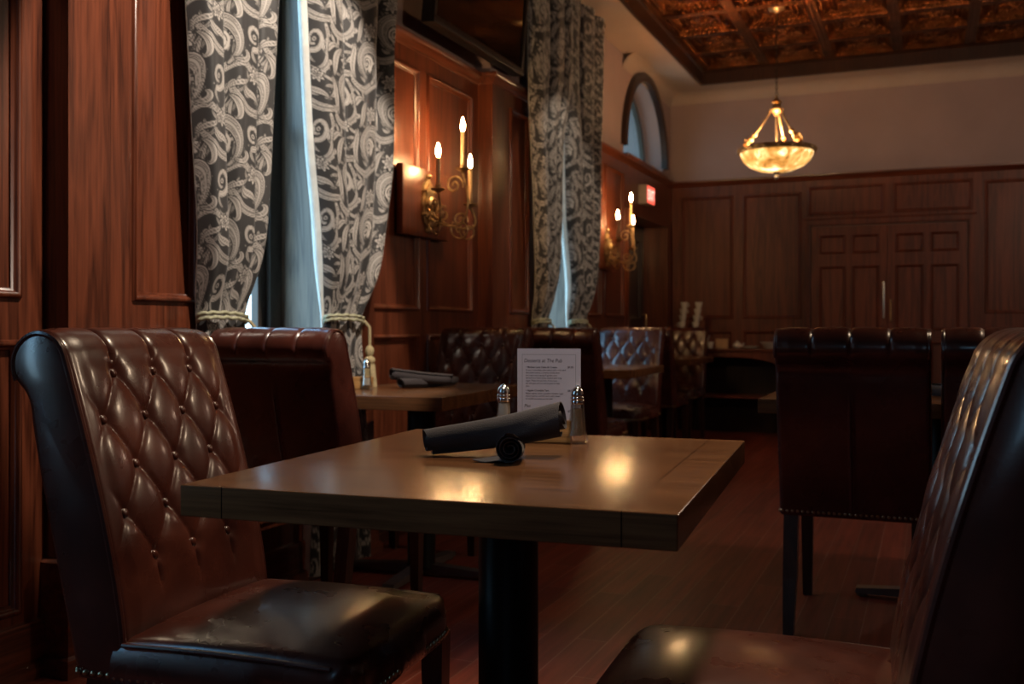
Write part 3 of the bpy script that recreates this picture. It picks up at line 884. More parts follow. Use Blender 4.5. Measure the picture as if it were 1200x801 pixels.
def make_nails(parent):
    mb = MB(); hw = W / 2 + .006
    def dome(x, y, z, d):
        ax = Vector(d); Mx = Matrix.Translation((x, y, z)) @ ax.to_track_quat('Z', 'Y').to_matrix().to_4x4()
        mb.lathe([(.0056, 0), (.0050, .0026), (.003, .0042), (0, .0048)], 8, Mx, caps=False)
    z = SZ + .012; n = 28
    for i in range(n):
        t = (i + .5) / n
        vv = -1 + 2 * t; pl_ = 1 - .11 * abs(vv) ** 7; xm = (SX0 + SX1) / 2
        dome(xm + (SX1 - xm) * pl_ + .0002, vv * (W / 2 + .004) * pl_, z, (1, vv ** 7 * .8, 0))
        x = SX0 + (SX1 - SX0) * t
        uu = -1 + 2 * t; pu = 1 - (.11 * abs(uu) ** 7 if uu > 0 else 0)
        for s in (-1, 1): dome(xm + (x - xm) * pu, s * (W / 2 + .0042) * pu, z, (max(0, uu) ** 7 * .8, s, 0))
        dome(-.296, -W / 2 + W * t, z + .002, (-.98, 0, .2))
    for i in range(5):
        for s in (-1, 1): dome(-.225 - .016 * i, s * (W / 2 + .0), z, (0, s, 0))
    return mb.build('nailhead_trim', M['nail'], parent, weld=False)
def make_chair(label):
    t = thing('leather_dining_chair', label, 'chair')
    make_back(t); make_seat(t); make_nails(t)
    for s in (-1, 1):
        mb = MB(); a, b = .023, .016; x, y = .212, s * .196
        vs = [(x + dx * a, y + dy * a, .39) for dx, dy in ((-1,-1),(1,-1),(1,1),(-1,1))] + [(x + dx * b, y + dy * b, 0) for dx, dy in ((-1,-1),(1,-1),(1,1),(-1,1))]
        mb.add(vs, [(0,1,2,3),(7,6,5,4),(0,4,5,1),(1,5,6,2),(2,6,7,3),(3,7,4,0)]); mb.build('leg', M['leg'], t, smooth=False)
        mb = MB(); x = -.255
        vs = [(x + dx * a, y + dy * a, .39) for dx, dy in ((-1,-1),(1,-1),(1,1),(-1,1))] + [(x - .035 + dx * a * .95, y + dy * a * .95, .18) for dx, dy in ((-1,-1),(1,-1),(1,1),(-1,1))] + [(x - .085 + dx * b, y + dy * b, 0) for dx, dy in ((-1,-1),(1,-1),(1,1),(-1,1))]
        fs = [(0,1,2,3)] + [(o+k, o+(k+1)%4, o+4+(k+1)%4, o+4+k) for o in (0,4) for k in range(4)] + [(11,10,9,8)]
        mb.add(vs, fs); mb.build('leg', M['leg'], t, smooth=False)
    return t
R = math.radians
chair0 = make_chair('tufted leather chair at left end of front table, its button-studded backrest fully in view')
def at_joint(x, y, rz):   # place so that the seat/back joint centre falls on (x, y)
    return (x + .197 * math.cos(rz), y + .197 * math.sin(rz), 0)
ra = R(5.0)
chair0.location = at_joint(-1.305, 1.55, ra); chair0.rotation_euler = (0, 0, ra)
def chair(x, y, deg, label): return dup(chair0, at_joint(x, y, R(deg)), R(deg), label)
CH = {}
CH['J'] = chair(-.045, 1.575, 183, 'leather chair at right end of front table with blue window light on its tufts')
CH['B'] = chair(-1.955, 2.86, 90, 'dark leather chair seen from behind, between the front tufted chair and the curtained window table')
CH['C'] = chair(-2.045, 4.36, -90, 'tufted chair facing the viewer across the window table with blue glints on its buttons')
CH['D'] = chair(-1.845, 5.17, 90, 'dark leather chair back directly behind the menu card')
CH['E'] = chair(-1.965, 6.70, -90, 'tufted chair with pale glints beyond the third table, under the second curtained window')
CH['F'] = chair(-2.02, 7.52, 90, 'shadowed chair back below the farther wall sconce')
CH['G'] = chair(-2.09, 8.80, -90, 'farthest tufted chair, standing before the sideboard under the side arch')
CH['H'] = chair(-.228, 3.46, 90, 'broad dark leather chair seen from behind at the right table, brass nails below')
CH['I'] = chair(.262, 3.46, 90, 'chair seen from behind at the right table, mostly hidden by the blue-lit front chair')
for c in CH.values(): c['group'] = 'leather dining chairs'
chair0['group'] = 'leather dining chairs'

# ------------------------------------------------------------------ tables
def make_table(label, sx, sy):
    t = thing('pedestal_table', label, 'table', group='pedestal tables')
    MB().box(-sx/2, -sy/2, .70, sx/2, sy/2, .75, b=.003).build('tabletop', M['top'], t, angle=30)
    MB().lathe([(.06, .03), (.06, .036), (.057, .04), (.057, .69), (.057, .70)], 28).build('column', M['black_metal'], t)
    MB().box(-.2, -.03, .688, .2, .03, .699).box(-.03, -.2, .688, .03, .2, .699).build('top_plate', M['black_metal'], t, smooth=False)
    b = MB()
    for k in range(4):
        Mx = Matrix.Rotation(k * PI / 2 + PI / 4 * 0, 4, 'Z')
        poly = [(.0, .012), (.30, .012), (.305, .018), (.30, .032), (.06, .048), (0, .048)]
        b.prism(poly, .05, Mx @ Matrix.Translation((0, .025, 0)) @ Matrix.Rotation(PI / 2, 4, 'X'))
        b.lathe([(.018, 0), (.018, .014)], 12, Mx @ Matrix.Translation((.28, 0, 0)))
    b.build('base', M['foot_metal'], t, angle=30)
    return t
T1 = make_table('square wood-topped pedestal table at the front with two napkins, shakers and a menu', .79, .915)
T1.location = (-.738, 1.738, 0); T1.rotation_euler = (0, 0, R(4.2))
T2 = make_table('pedestal table beside the first curtained window with a shaker and rolled napkins', .56, .88)
T2.location = (-1.90, 3.575, 0); T2.rotation_euler = (0, 0, R(3.5))
T3 = dup(T2, (-1.89, 5.98, 0), R(1), 'pedestal table behind the menu card between two rows of chair backs, bare topped', 'pedestal tables')
T4 = make_table('pedestal table right of the aisle, mostly hidden behind two chair backs', 1.20, .80)
T4.location = (.045, 3.93, 0)
T5 = dup(T2, (-2.0, 8.12, 0), 0, 'pedestal table farthest away, in the dark below the arched window', 'pedestal tables')

# ------------------------------------------------------------------ things on the tables
def spiral_roll(length, r0, r1, turns=3.2, rin=.005, a0=0.0, squash=1.0):
    """cloth rolled along local x; radius r0 at x=0, r1 at x=length"""
    nA, nL = 110, 18; th = .0016
    rnd = random.Random(int(r0 * 1e5) + int(length * 1e4))
    ph = [rnd.uniform(0, 6) for _ in range(4)]
    outer = []
    for k in range(nA + 1):
        t = k / nA; outer.append((a0 + t * turns * 2 * PI, rin + (1 - rin) * t if rin < 0 else t))
    P = np.zeros((nL + 1, 2 * (nA + 1), 3))
    for i in range(nL + 1):
        s = i / nL; rr = r0 + (r1 - r0) * s
        for k, (a, t) in enumerate(outer):
            r = .006 + (rr - .006) * t
            if t > .62: r *= 1 + min(1, 10 * (1 - t) + .35) * .19 * smooth01((a - (outer[-1][0] - .7 - 1.75 * s)) / .12)      # last lap folded over on the slant
            r *= 1 + .03 * math.sin(3 * a * .33 + ph[0] + 3 * s) + .02 * math.sin(7 * s + ph[1] + a)
            x = s * length + .011 * math.sin(a * .8 + ph[2]) * (1 if s > .5 else -1) * abs(2 * s - 1) * t
            sag = .003 * math.sin(PI * s)
            P[i, k] = (x, r * math.cos(a), r * math.sin(a) * squash - sag)
            ri = r - th
            P[i, 2 * (nA + 1) - 1 - k] = (x, ri * math.cos(a), ri * math.sin(a) * squash - sag)
    return P
def napkin(label, p0, p1, r0, r1, a0=0, group=None, flap=None):
    p0, p1 = Vector(p0), Vector(p1); d = p1 - p0
    P = spiral_roll(d.length, r0, r1, a0=a0)
    nr, nc, _ = P.shape
    mb = MB()
    fs = [(i * nc + j, i * nc + (j + 1) % nc, (i + 1) * nc + (j + 1) % nc, (i + 1) * nc + j) for i in range(nr - 1) for j in range(nc)]
    half = nc // 2
    for base in (0, (nr - 1) * nc):
        for k in range(half - 1): fs.append((base + k, base + k + 1, base + nc - 2 - k, base + nc - 1 - k))
    mb.add(P.reshape(-1, 3).tolist(), fs)
    q = d.to_track_quat('X', 'Z').to_matrix().to_4x4()
    mb.v = [tuple(p0 + q @ Vector(v)) for v in mb.v]
    if flap:
        for tri in flap:
            A, B, C_ = [Vector(p) for p in tri]
            n = 8; vs = []; idx = {}
            for i in range(n + 1):
                for j in range(n + 1 - i):
                    p = A + (B - A) * (i / n) + (C_ - A) * (j / n); idx[i, j] = len(vs); vs.append(p + Vector((0, 0, .002 * math.sin(i * .9 + j))))
            f = []
            for i in range(n):
                for j in range(n - i):
                    f.append((idx[i, j], idx[i + 1, j], idx[i, j + 1]))
                    if j < n - i - 1: f.append((idx[i + 1, j], idx[i + 1, j + 1], idx[i, j + 1]))
            L = len(vs)
            vs2 = [v - Vector((0, 0, .0018)) for v in vs]
            mb.add(vs + vs2, f + [tuple(L + i for i in reversed(t)) for t in f])
    o = mb.build('rolled_napkin', M['napkin'], None, angle=60, weld=False)
    o.location = (0, 0, 0)
    return tag(o, label, 'napkin', group)
TZ = .7505
napkin('charcoal rolled napkin with its open end toward the viewer, under the slanting one', (-.704, 1.665, TZ + .0290), (-.742, 1.80, TZ + .016), .0285, .015, a0=.6, group='charcoal rolled napkins',
       flap=[((-.712, 1.672, TZ + .003), (-.782, 1.668, TZ + .004), (-.735, 1.765, TZ + .004))])
napkin('charcoal rolled napkin slanting up to the right, propped on the other roll by the menu', (-.905, 1.722, TZ + .027), (-.660, 1.822, TZ + .076), .0265, .0345, a0=3.98, group='charcoal rolled napkins')
napkin('rolled napkin on the window table, lying above its twin and pointing at the tassel', (-2.02, 3.545, TZ + .058), (-1.83, 3.70, TZ + .030), .024, .022, a0=1, group='charcoal rolled napkins')
napkin('rolled napkin lying flat on the window table beneath the other roll', (-1.965, 3.52, TZ + .0225), (-1.86, 3.80, TZ + .0195), .0225, .018, a0=2, group='charcoal rolled napkins')
napkin('rolled napkin on the right table, just peeping out between the two chair backs', (-.02, 3.90, TZ + .024), (.16, 3.76, TZ + .024), .024, .024, a0=.3, group='charcoal rolled napkins')

def shaker(label, loc, fill, level):
    t = thing('glass_shaker', label, 'shaker', loc, random.uniform(0, 1), group='glass table shakers')
    MB().lathe([(.0, .0), (.019, .0), (.0235, .003), (.0240, .010), (.0205, .018), (.0185, .03), (.0150, .072), (.0140, .088), (.0135, .088), (.0130, .078), (.0165, .032), (.0180, .02), (.0, .016)], 32, flute=8, famp=.035, caps=False).build('glass_body', M['glass'], t, angle=50)
    MB().lathe([(.0, .0165), (.0168, .019), (.0158, .031), (.0158 - (level - .031) * .075, level), (.0, level + .001)], 20).build('contents', M[fill], t)
    MB().lathe([(.0146, .084), (.0152, .086), (.0152, .092), (.0143, .093), (.0150, .096), (.0150, .099), (.0140, .1), (.0146, .103), (.0138, .109), (.0110, .116), (.0065, .1205), (.0035, .122), (.0030, .124), (0, .1245)], 24).build('cap', M['chrome'], t, angle=45)
    return t
shaker('glass shaker standing right of the menu card on the front table', (-.700, 2.028, TZ), 'pepper', .074)
shaker('glass shaker left of the menu, filled with white salt, behind the slanting napkin', (-.875, 2.035, TZ), 'salt', .080)
shaker('glass shaker at the near left end of the window table', (-2.075, 3.44, TZ), 'salt', .045)
# menu stand and card
def menu_block(label, loc, rz):
    t = thing('menu_stand', label, 'menu stand', loc, rz, group='wooden menu blocks')
    m = MB(); m.box(-.05, -.026, 0, .05, -.002, .048, b=.002); m.box(-.05, .002, 0, .05, .026, .048, b=.002); m.box(-.05, -.0021, 0, .05, .0021, .012)
    m.build('block', M['block'], t, angle=30)
    return t
MR = R(14)
MLOC = (-.768, 2.035, TZ)
menu_block('varnished wooden block holding the menu card upright on the front table', MLOC, MR)
menu_block('wooden block on the window table beside its shaker', (-2.13, 3.475, TZ), R(15))
def text_mesh(name, s, size, mat, parent, loc, sx=1.0, bold=0.0, shear=0.0, align='LEFT'):
    cu = bpy.data.curves.new(name, 'FONT'); cu.body = s; cu.size = size; cu.extrude = .00012; cu.offset = bold; cu.shear = shear; cu.align_x = align; cu.resolution_u = 3
    tmp = bpy.data.objects.new(name + '_src', cu); COL.objects.link(tmp)
    dg = bpy.context.evaluated_depsgraph_get()
    me = bpy.data.meshes.new_from_object(tmp.evaluated_get(dg))
    COL.objects.unlink(tmp); bpy.data.objects.remove(tmp); bpy.data.curves.remove(cu)
    me.materials.clear(); me.materials.append(mat)
    me.transform(Matrix.Translation(loc) @ Matrix.Rotation(PI / 2, 4, 'X') @ Matrix.Diagonal((sx, 1, 1, 1)))
    return link(name, me, parent)
mc = thing('menu_card', 'white printed dessert menu card standing in the wooden block', 'menu', (MLOC[0], MLOC[1], TZ + .0125), MR)
CW, CHH = .139, .190
MB().box(-CW/2, -.0009, 0, CW/2, .0009, CHH).build('card', M['paper'], mc, smooth=False)
bd = MB()
iw, z0, z1 = CW/2 - .0105, .0105, CHH - .0125
for (a, b, c, d_) in ((-iw, iw, z1 - .0008, z1), (-iw, iw, z0, z0 + .0008), (-iw, -iw + .0008, z0, z1), (iw - .0008, iw, z0, z1)):
    bd.box(a, -.00105, c, b, -.0009, d_)
bd.build('border_line', M['ink_soft'], mc, smooth=False)
FY = -.00108
text_mesh('title', 'Desserts at The Pub', .0118, M['ink'], mc, (-iw + .004, FY, .160), sx=.86, shear=.18)
text_mesh('heading', '\u2022 Molten Lava Cake & Cream', .0058, M['ink'], mc, (-iw + .008, FY, .1475), bold=.0001)
text_mesh('price', '$9.95', .0058, M['ink'], mc, (iw - .005, FY, .1475), align='RIGHT', bold=.0001)
body = ['A warm chocolate cake baked with a rich dark', 'chocolate centre, a creamy vanilla bean', 'ice cream and a sprig of garden mint', 'served on a warm plate, dusted with icing', 'sugar. Please let us know if you have', 'any allergies and we will be glad to help', 'you.']
for i, s in enumerate(body):
    text_mesh('menu_text', s, .0052, M['ink'], mc, (-iw + .008, FY, .1415 - .0058 * i), sx=.9)
text_mesh('heading', '\u2022 Apple Crumble Tart', .0058, M['ink'], mc, (-iw + .008, FY, .0965), bold=.0001)
text_mesh('price', '$8.95', .0058, M['ink'], mc, (iw - .005, FY, .0965), align='RIGHT', bold=.0001)
for i, s in enumerate(['Baked apples under a golden crumble, sugar', 'and cinnamon, served warm with cream', 'or vanilla ice cream on the side']):
    text_mesh('menu_text', s, .0052, M['ink'], mc, (-iw + .008, FY, .0905 - .0058 * i), sx=.9)
text_mesh('title', 'Pies', .0095, M['ink'], mc, (-iw + .005, FY, .062), sx=.9, shear=.1)
text_mesh('heading', '\u2022 Pie', .0056, M['ink'], mc, (-iw + .008, FY, .052), bold=.0001)
text_mesh('price', '$7.95', .0056, M['ink'], mc, (iw - .005, FY, .052), align='RIGHT', bold=.0001)

# ------------------------------------------------------------------ curtains
LEFT = [(3.19,2.49,3.07),(2.6,2.52,3.04),(2.2,2.55,2.955),(1.7,2.585,2.92),(1.3,2.615,2.885),(1.1,2.635,2.85),(1.02,2.65,2.84),(.9,2.63,2.86),(.4,2.58,2.92),(.02,2.56,2.95)]
RIGHT = [(3.19,3.16,3.86),(2.6,3.20,3.83),(2.2,3.24,3.785),(1.7,3.285,3.77),(1.3,3.345,3.69),(1.1,3.38,3.635),(1.02,3.395,3.61),(.9,3.38,3.63),(.4,3.31,3.68),(.02,3.29,3.70)]
def interp(tab, z):
    zz = np.array([t[0] for t in tab][::-1]); a = np.array([t[1] for t in tab][::-1]); b = np.array([t[2] for t in tab][::-1])
    def sm(v):
        g = np.linspace(0, 3.2, 641); y = np.interp(g, zz, v); k = np.hanning(41); k /= k.sum()
        yp = np.pad(y, 20, mode='edge'); return np.interp(z, g, np.convolve(yp, k, 'valid'))
    return sm(a), sm(b)
def curtain(label, tab, off, seed, cell, tassel_side, lining_out=True, group='paisley curtains'):
    root = thing('paisley_curtain', label, 'curtain', (0, off, 0), group=group)
    rnd = random.Random(seed)
    z = np.concatenate([np.arange(3.19, 2.45, -.012), np.arange(2.45, .70, -cell), np.arange(.70, .02, -.012), [.02]])
    nc = int(.95 / cell)
    s = np.linspace(0, 1, nc)
    S, Z = np.meshgrid(s, z)
    yl, yr = interp(tab, z); YL, YR = yl[:, None], yr[:, None]
    width = YR - YL
    # unequal folds: warp s, then bulges with tight valleys
    p1, p2 = rnd.uniform(0, 6), rnd.uniform(0, 6)
    nf = 2.5
    F = nf * (S + .055 * np.sin(2 * PI * S + p1) * np.minimum(1, 5 * S) + .015 * np.sin(5 * Z + p2) * np.minimum(1, 5 * S)) + .04
    bul = np.abs(np.sin(PI * F)) ** .45
    ripple = .5 + .5 * np.sin(2 * PI * (nf * 2.6 * S + .06 * np.sin(6 * Z)) + p2)
    tie = np.exp(-((Z - 1.02) / .16) ** 2)
    A = np.where(Z > 1.05, .118 - .068 * tie, .05)
    x = -2.266 + A * bul + .010 * ripple * (1 - .3 * tie) + .018 * tie * np.sin(PI * S) * (A < .119) + .006 * np.sin(9 * Z + 11 * S + p1) * np.exp(-((Z - 1.15) / .25) ** 2)
    y = YL + width * (S - .046 * np.sin(2 * PI * F) * np.minimum(1, 4 * S * (1 - S) + .1))
    P = np.stack([x, y, Z], -1)
    k = int(np.argmin(np.abs(z - 2.0)))           # the print runs along the cloth, round every fold
    arcl = np.concatenate([[0], np.cumsum(np.hypot(np.diff(x[k]), np.diff(y[k])))]) * 100
    U = np.broadcast_to(arcl[None, :], S.shape)
    attr = sample_tile((U + 4 + seed * 9.3) / 1.04, (Z * 100 + seed * 5.1) / 1.04)
    c = grid_mesh('curtain_cloth', P, M['cloth'], root, attr)
    # lining turned back along both edges
    for e, sg in ((0, 1),):
        ex, ey = x[:, e], y[:, e]
        step = max(1, len(z) // 160)
        zz = z[::step]; ex = ex[::step]; ey = ey[::step]
        w = (.046 if lining_out is True else lining_out) * (1 - .6 * tie[::step, 0]) if (sg > 0 and lining_out) else np.full(len(zz), .005)
        Q = np.stack([np.stack([ex - .002, ey + sg * .0015, zz], -1), np.stack([ex - w * .5, ey - sg * .004 * (w > .015), zz], -1), np.stack([ex - w, ey + sg * .002, zz], -1), np.stack([ex - w, ey + sg * .04, zz], -1)], 1)
        grid_mesh('lining', Q, M['lining'], root)
    # cord tie
    yl0, yr0 = float(np.interp(1.02, z[::-1], yl[::-1])), float(np.interp(1.02, z[::-1], yr[::-1]))
    cy, hy = (yl0 + yr0) / 2, (yr0 - yl0) / 2
    tb = MB()
    for dz in (0, .016):
        path = []
        for k in range(48):
            a = 2 * PI * k / 48
            path.append((-2.222 + .050 * math.cos(a) + .003 * math.sin(9 * a), cy + (hy + .012) * math.sin(a), 1.02 + dz + .012 * math.cos(a + .6) + .002 * math.sin(14 * a + dz * 100)))
        tb.tube(path, .0066, 8, closed=True)
    tb.build('tieback_cord', M['cord'], root)
    ty = cy + tassel_side * (hy + .012); tx = -2.180
    td = MB()
    td.tube([(tx - .02, ty - tassel_side * .01, 1.03), (tx + .004, ty, 1.0), (tx + .004, ty + .002, .95), (tx + .004, ty + .002, .905)], .0065, 8)
    Mt = Matrix.Translation((tx + .004, ty + .002, 0))
    td.lathe([(.004, .925), (.015, .915), (.019, .90), (.015, .885), (.011, .878), (.020, .87), (.024, .86), (.022, .85), (.018, .846)], 16, Mt, flute=8, famp=.05)
    td.lathe([(.018, .846), (.021, .84), (.027, .78), (.031, .735), (.029, .733), (.0, .745)], 30, Mt, flute=15, famp=.06)
    td.build('tassel', M['tassel'], root, weld=False)
    return root
curtain('left paisley curtain of the nearer window, tied above the dark chair back', LEFT, 0, 1, .0036, 1, False)
curtain('right paisley curtain of the nearer window with a cream tassel beside the wall lamp', RIGHT, 0, 2, .0036, 1)
L2 = [(a, b + (.03 if a < 2.2 else 0), c + (.10 if a > 2.5 else (.02 if a > 1.5 else .0))) for a, b, c in LEFT]
curtain('left paisley curtain of the farther window, next to the lamp-lit pilaster', L2, 3.0, 3, .0065, 1, False)
curtain('right paisley curtain of the farther window, hanging left of the distant lamp', [(a, b - (.12 if a > 2.5 else (.095 if a > 1.6 else .065)), c - .04) for a, b, c in RIGHT], 3.0, 4, .0065, 1)
for k, off in enumerate((0, 3.0)):
    r = thing('curtain_rod', ('dark rod carrying the nearer window curtains' if k == 0 else 'dark rod carrying the farther window curtains'), 'curtain rod', (0, off, 0), group='curtain rods')
    MB().tube([(-2.215, 2.36, 3.20), (-2.215, 3.94, 3.20)], .014, 12).build('rod', M['sash'], r)
    for y, s in ((2.36, -1), (3.94, 1)):
        MB().lathe([(.014, 0), (.022, .005), (.016, .012), (.026, .03), (.022, .045), (.0, .055)], 14, Matrix.Translation((-2.215, y, 3.20)) @ Matrix.Rotation(-s * PI / 2, 4, 'X')).build('finial', M['sash'], r)
        MB().box(-2.30, y - s * .03 - .008, 3.192, -2.215, y - s * .03 + .008, 3.208).build('bracket', M['sash'], r, smooth=False)

# ------------------------------------------------------------------ sconces
def make_sconce(label):
    t = thing('wall_sconce', label, 'wall lamp', (XR, 4.45, 1.62), group='brass candle sconces')
    MB().box(0, -.25, -.17, .036, .25, .17, b=.006).build('backboard', M['wood'], t, angle=30)
    pl = MB()
    out = []
    for k in range(48):
        a = 2 * PI * k / 48
        rr = 1 + .06 * math.cos(8 * a)
        out.append((.062 * rr * math.cos(a), .125 * rr * math.sin(a)))
    Mx = Matrix.Translation((.036, 0, .0)) @ Matrix(((0, 0, 1, 0), (1, 0, 0, 0), (0, 1, 0, 0), (0, 0, 0, 1)))
    pl.prism(out, .010, Mx)
    pl.prism([(a * .72, b * .76) for a, b in out], .022, Mx)
    pl.lathe([(.030, .02), (.034, .03), (.02, .045), (.0, .05)], 16, Mx)
    for (yy, zz, r) in ((0, .135, .014), (0, -.135, .016), (-.05, .06, .01), (.05, .06, .01), (-.05, -.06, .01), (.05, -.06, .01)):
        pl.lathe([(r, 0), (r, .014), (r * .5, .026), (0, .028)], 10, Mx @ Matrix.Translation((yy, zz, 0)))
    pl.build('backplate', M['brass'], t, angle=35)
    def spiral(c, d, r0, turns, start, n=40, r1=.006):
        """spiral in the plane of direction d (horizontal) and z around c"""
        c, d = Vector(c), Vector(d).normalized(); o = []
        for i in range(n + 1):
            s = i / n; a = start + turns * 2 * PI * s; r = r0 + (r1 - r0) * s
            o.append(c + d * (r * math.cos(a)) + Vector((0, 0, r * math.sin(a))))
        return o
    arms = [((.17, -.140, .045), .24), ((.235, 0, .160), .385), ((.21, .140, .0), .225)]
    for k, (cup, ftop) in enumerate(arms):
        c = Vector(cup); am = MB()
        d = Vector((c.x, c.y, 0)).normalized()
        # S arm out of the plate to below the cup
        st = Vector((.05, 0, -.09 + .02 * k)); low = Vector((c.x * .62, c.y * .62, -.155 + .01 * k))
        path = []
        for i in range(25):
            s = i / 24; u = 1 - s
            p3 = Vector((c.x, c.y, c.z - .012)); p2 = Vector((c.x + d.x * .10, c.y + d.y * .10, -.17))
            path.append(st * u**3 + low * 3*u*u*s + p2 * 3*u*s*s + p3 * s**3)
        am.tube(path, [.0055] * 25, 7)
        # decorative scrolls
        am.tube(spiral(Vector((c.x * .80, c.y * .80, c.z - .075)), d, .050 if k == 1 else .038, 1.6, -.3), .0048, 7)
        am.tube(spiral(Vector((c.x * .95, c.y * .95, -.135)), d, .056 if k == 1 else .045, 1.25, 2.4, r1=.02), .0042, 7)
        am.tube(spiral(Vector((c.x * .45, c.y * .45, -.05)), d, .042, 1.3, 1.2), .0045, 7)
        am.build('arm', M['brass'], t)
        Mc = Matrix.Translation(cup)
        MB().lathe([(.006, -.02), (.012, -.010), (.030, -.002), (.036, .004), (.034, .007), (.014, .006), (.013, .018), (.016, .022), (.0, .022)], 20, Mc).build('drip_cup', M['brass'], t, angle=45)
        hz = ftop - c.z
        MB().lathe([(.0108, .018), (.0105, hz - .05), (.0112, hz - .046), (.011, hz - .038), (.006, hz - .034), (0, hz - .034)], 16, Mc).build('candle_sleeve', M['candle'], t)
        MB().lathe([(.005, hz - .036), (.0085, hz - .026), (.0108, hz - .012), (.0098, hz + .002), (.006, hz + .016), (.003, hz + .027), (0, hz + .034)], 16, Mc).build('flame_bulb', M['flame'], t, angle=80)
    return t, [(a[0][0], a[0][1], a[1]) for a in arms]
sc1, flames = make_sconce('three-candle brass scroll sconce on the panelled wall between the two curtained windows')
sc2 = dup(sc1, (XR, 7.46, 1.62), 0, 'three-candle brass scroll sconce on the far panelled wall by the exit sign', 'brass candle sconces')

# ------------------------------------------------------------------ chandelier
CHX, CHY = -1.085, 7.80
ch = thing('bowl_chandelier', 'brass chandelier with glowing marbled bowl hung from the tin ceiling', 'chandelier', (CHX, CHY, 0))
zr = 2.335
MB().lathe([(.275, zr), (.268, zr - .03), (.245, zr - .07), (.20, zr - .108), (.13, zr - .137), (.06, zr - .150), (.0, zr - .152), (.0, zr - .146), (.06, zr - .144), (.13, zr - .131), (.195, zr - .102), (.238, zr - .068), (.261, zr - .03), (.268, zr)], 56, caps=False).build('bowl', M['alabaster'], ch, angle=60)
rm = MB()
rm.lathe([(.268, zr - .008), (.288, zr - .006), (.294, zr + .004), (.288, zr + .012), (.294, zr + .022), (.282, zr + .032), (.270, zr + .030), (.268, zr - .008)], 56, caps=False)
for k in range(18):
    a = 2 * PI * k / 18
    rm.lathe([(.018, 0), (.016, .008), (.006, .014), (0, .015)], 8, Matrix.Translation((.286 * math.cos(a), .286 * math.sin(a), zr + .012)) @ Matrix.Rotation(a, 4, 'Z') @ Matrix.Rotation(PI / 2, 4, 'Y'), caps=False)
rm.build('rim', M['brass'], ch)
for k in range(3):
    a = R(200 + 120 * k); c, s = math.cos(a), math.sin(a)
    ar = MB()
    pts = []
    for i in range(21):
        t = i / 20; r = .045 + (.268 - .045) * t; z = 2.66 - (2.66 - (zr + .03)) * (t ** .85) - .012 * math.sin(PI * t)
        pts.append((c * r, s * r, z))
    ar.tube(pts, .0085, 8)
    for (tt, q) in ((.55, .022), (.72, .026), (.86, .022)):
        i = int(tt * 20); ar.lathe([(0, -q), (q * .7, -q * .6), (q, 0), (q * .7, q * .6), (0, q)], 10, Matrix.Translation(pts[i]))
    for sg in (-1, 1):
        sp = []
        for i in range(22):
            t = i / 21; an = sg * (t * 2.6 * PI); rr = .040 * (1 - t) + .006
            sp.append((c * (.235 - t * .02) - s * rr * math.sin(an), s * (.235 - t * .02) + c * rr * math.sin(an), zr + .065 + rr * math.cos(an)))
        ar.tube(sp, .005, 6)
    ar.build('arm', M['brass'], ch)
MB().lathe([(.0, 2.61), (.02, 2.615), (.032, 2.64), (.05, 2.65), (.055, 2.665), (.036, 2.675), (.03, 2.70), (.04, 2.715), (.03, 2.73), (.014, 2.74), (.008, 2.77), (0, 2.77)], 24).build('hub', M['brass'], ch, angle=45)
MB().tube([(0, 0, 2.62), (0, 0, zr - .15)], .008, 10).build('stem', M['brass'], ch)
MB().lathe([(.0, zr - .215), (.014, zr - .208), (.022, zr - .192), (.014, zr - .176), (.008, zr - .170), (.02, zr - .160), (.026, zr - .152), (0, zr - .150)], 18).build('finial', M['handle'], ch, angle=60)
cn = MB()
z = 2.765; i = 0
while z < 3.42:
    ring_ = []
    for k in range(12):
        a = 2 * PI * k / 12; w, h = .009 * math.cos(a), .017 * math.sin(a)
        ring_.append((w, 0, z + .015 + h) if i % 2 == 0 else (0, w, z + .015 + h))
    cn.tube(ring_, .0026, 5, closed=True); z += .026; i += 1
cn.build('chain', M['black_metal'], ch, weld=False)
MB().lathe([(.0, 3.40), (.012, 3.402), (.03, 3.415), (.055, 3.425), (.062, 3.44), (.062, 3.466)], 24).build('canopy', M['brass'], ch, angle=50)

# ------------------------------------------------------------------ television, exit sign
tv = thing('television', 'black flat television mounted on the wall above the nearer sconce', 'television', (-2.19, 4.84, 2.80), 0)
tv.rotation_euler = (0, R(4), 0)
b = MB(); b.box(-.06, -.57, -.33, .0, .57, .33, b=.006); b.box(-.09, -.40, -.24, -.06, .40, .2, b=.01)
b.build('casing', M['tv_black'], tv, angle=30)
fz = MB(); fz.box(0, -.57, -.33, .012, .57, -.29, b=.003); fz.box(0, -.57, .305, .012, .57, .33, b=.003); fz.box(0, -.57, -.29, .012, -.545, .305, b=.003); fz.box(0, .545, -.29, .012, .57, .305, b=.003)
fz.build('bezel', M['tv_bezel'], tv, angle=30)
MB().box(0, -.545, -.29, .004, .545, .305).build('screen', M['screen'], tv, smooth=False)
MB().box(-.18, -.12, -.12, -.09, .12, .12, b=.005).build('wall_bracket', M['tv_black'], tv, angle=30)

ex = thing('exit_sign', 'small red lit exit sign over the side door beside the far sconce', 'exit sign', (XR, 8.64, 2.17), 0)
ex.scale = (.9, .85, .85)
MB().box(0, -.155, -.10, .085, .155, .10, b=.006).build('casing', M['sign_white'], ex, angle=30)
MB().box(.085, -.142, -.088, .089, .142, .088, b=.001).build('face', M['sign_red'], ex, smooth=False)
tx = text_mesh('letters', 'EXIT', .15, M['sign_letter'], ex, (0, 0, 0), sx=.85, bold=.002, align='CENTER')
tx.data.transform(Matrix.Translation((.0895, 0, -.052)) @ Matrix.Rotation(PI / 2, 4, 'Z'))

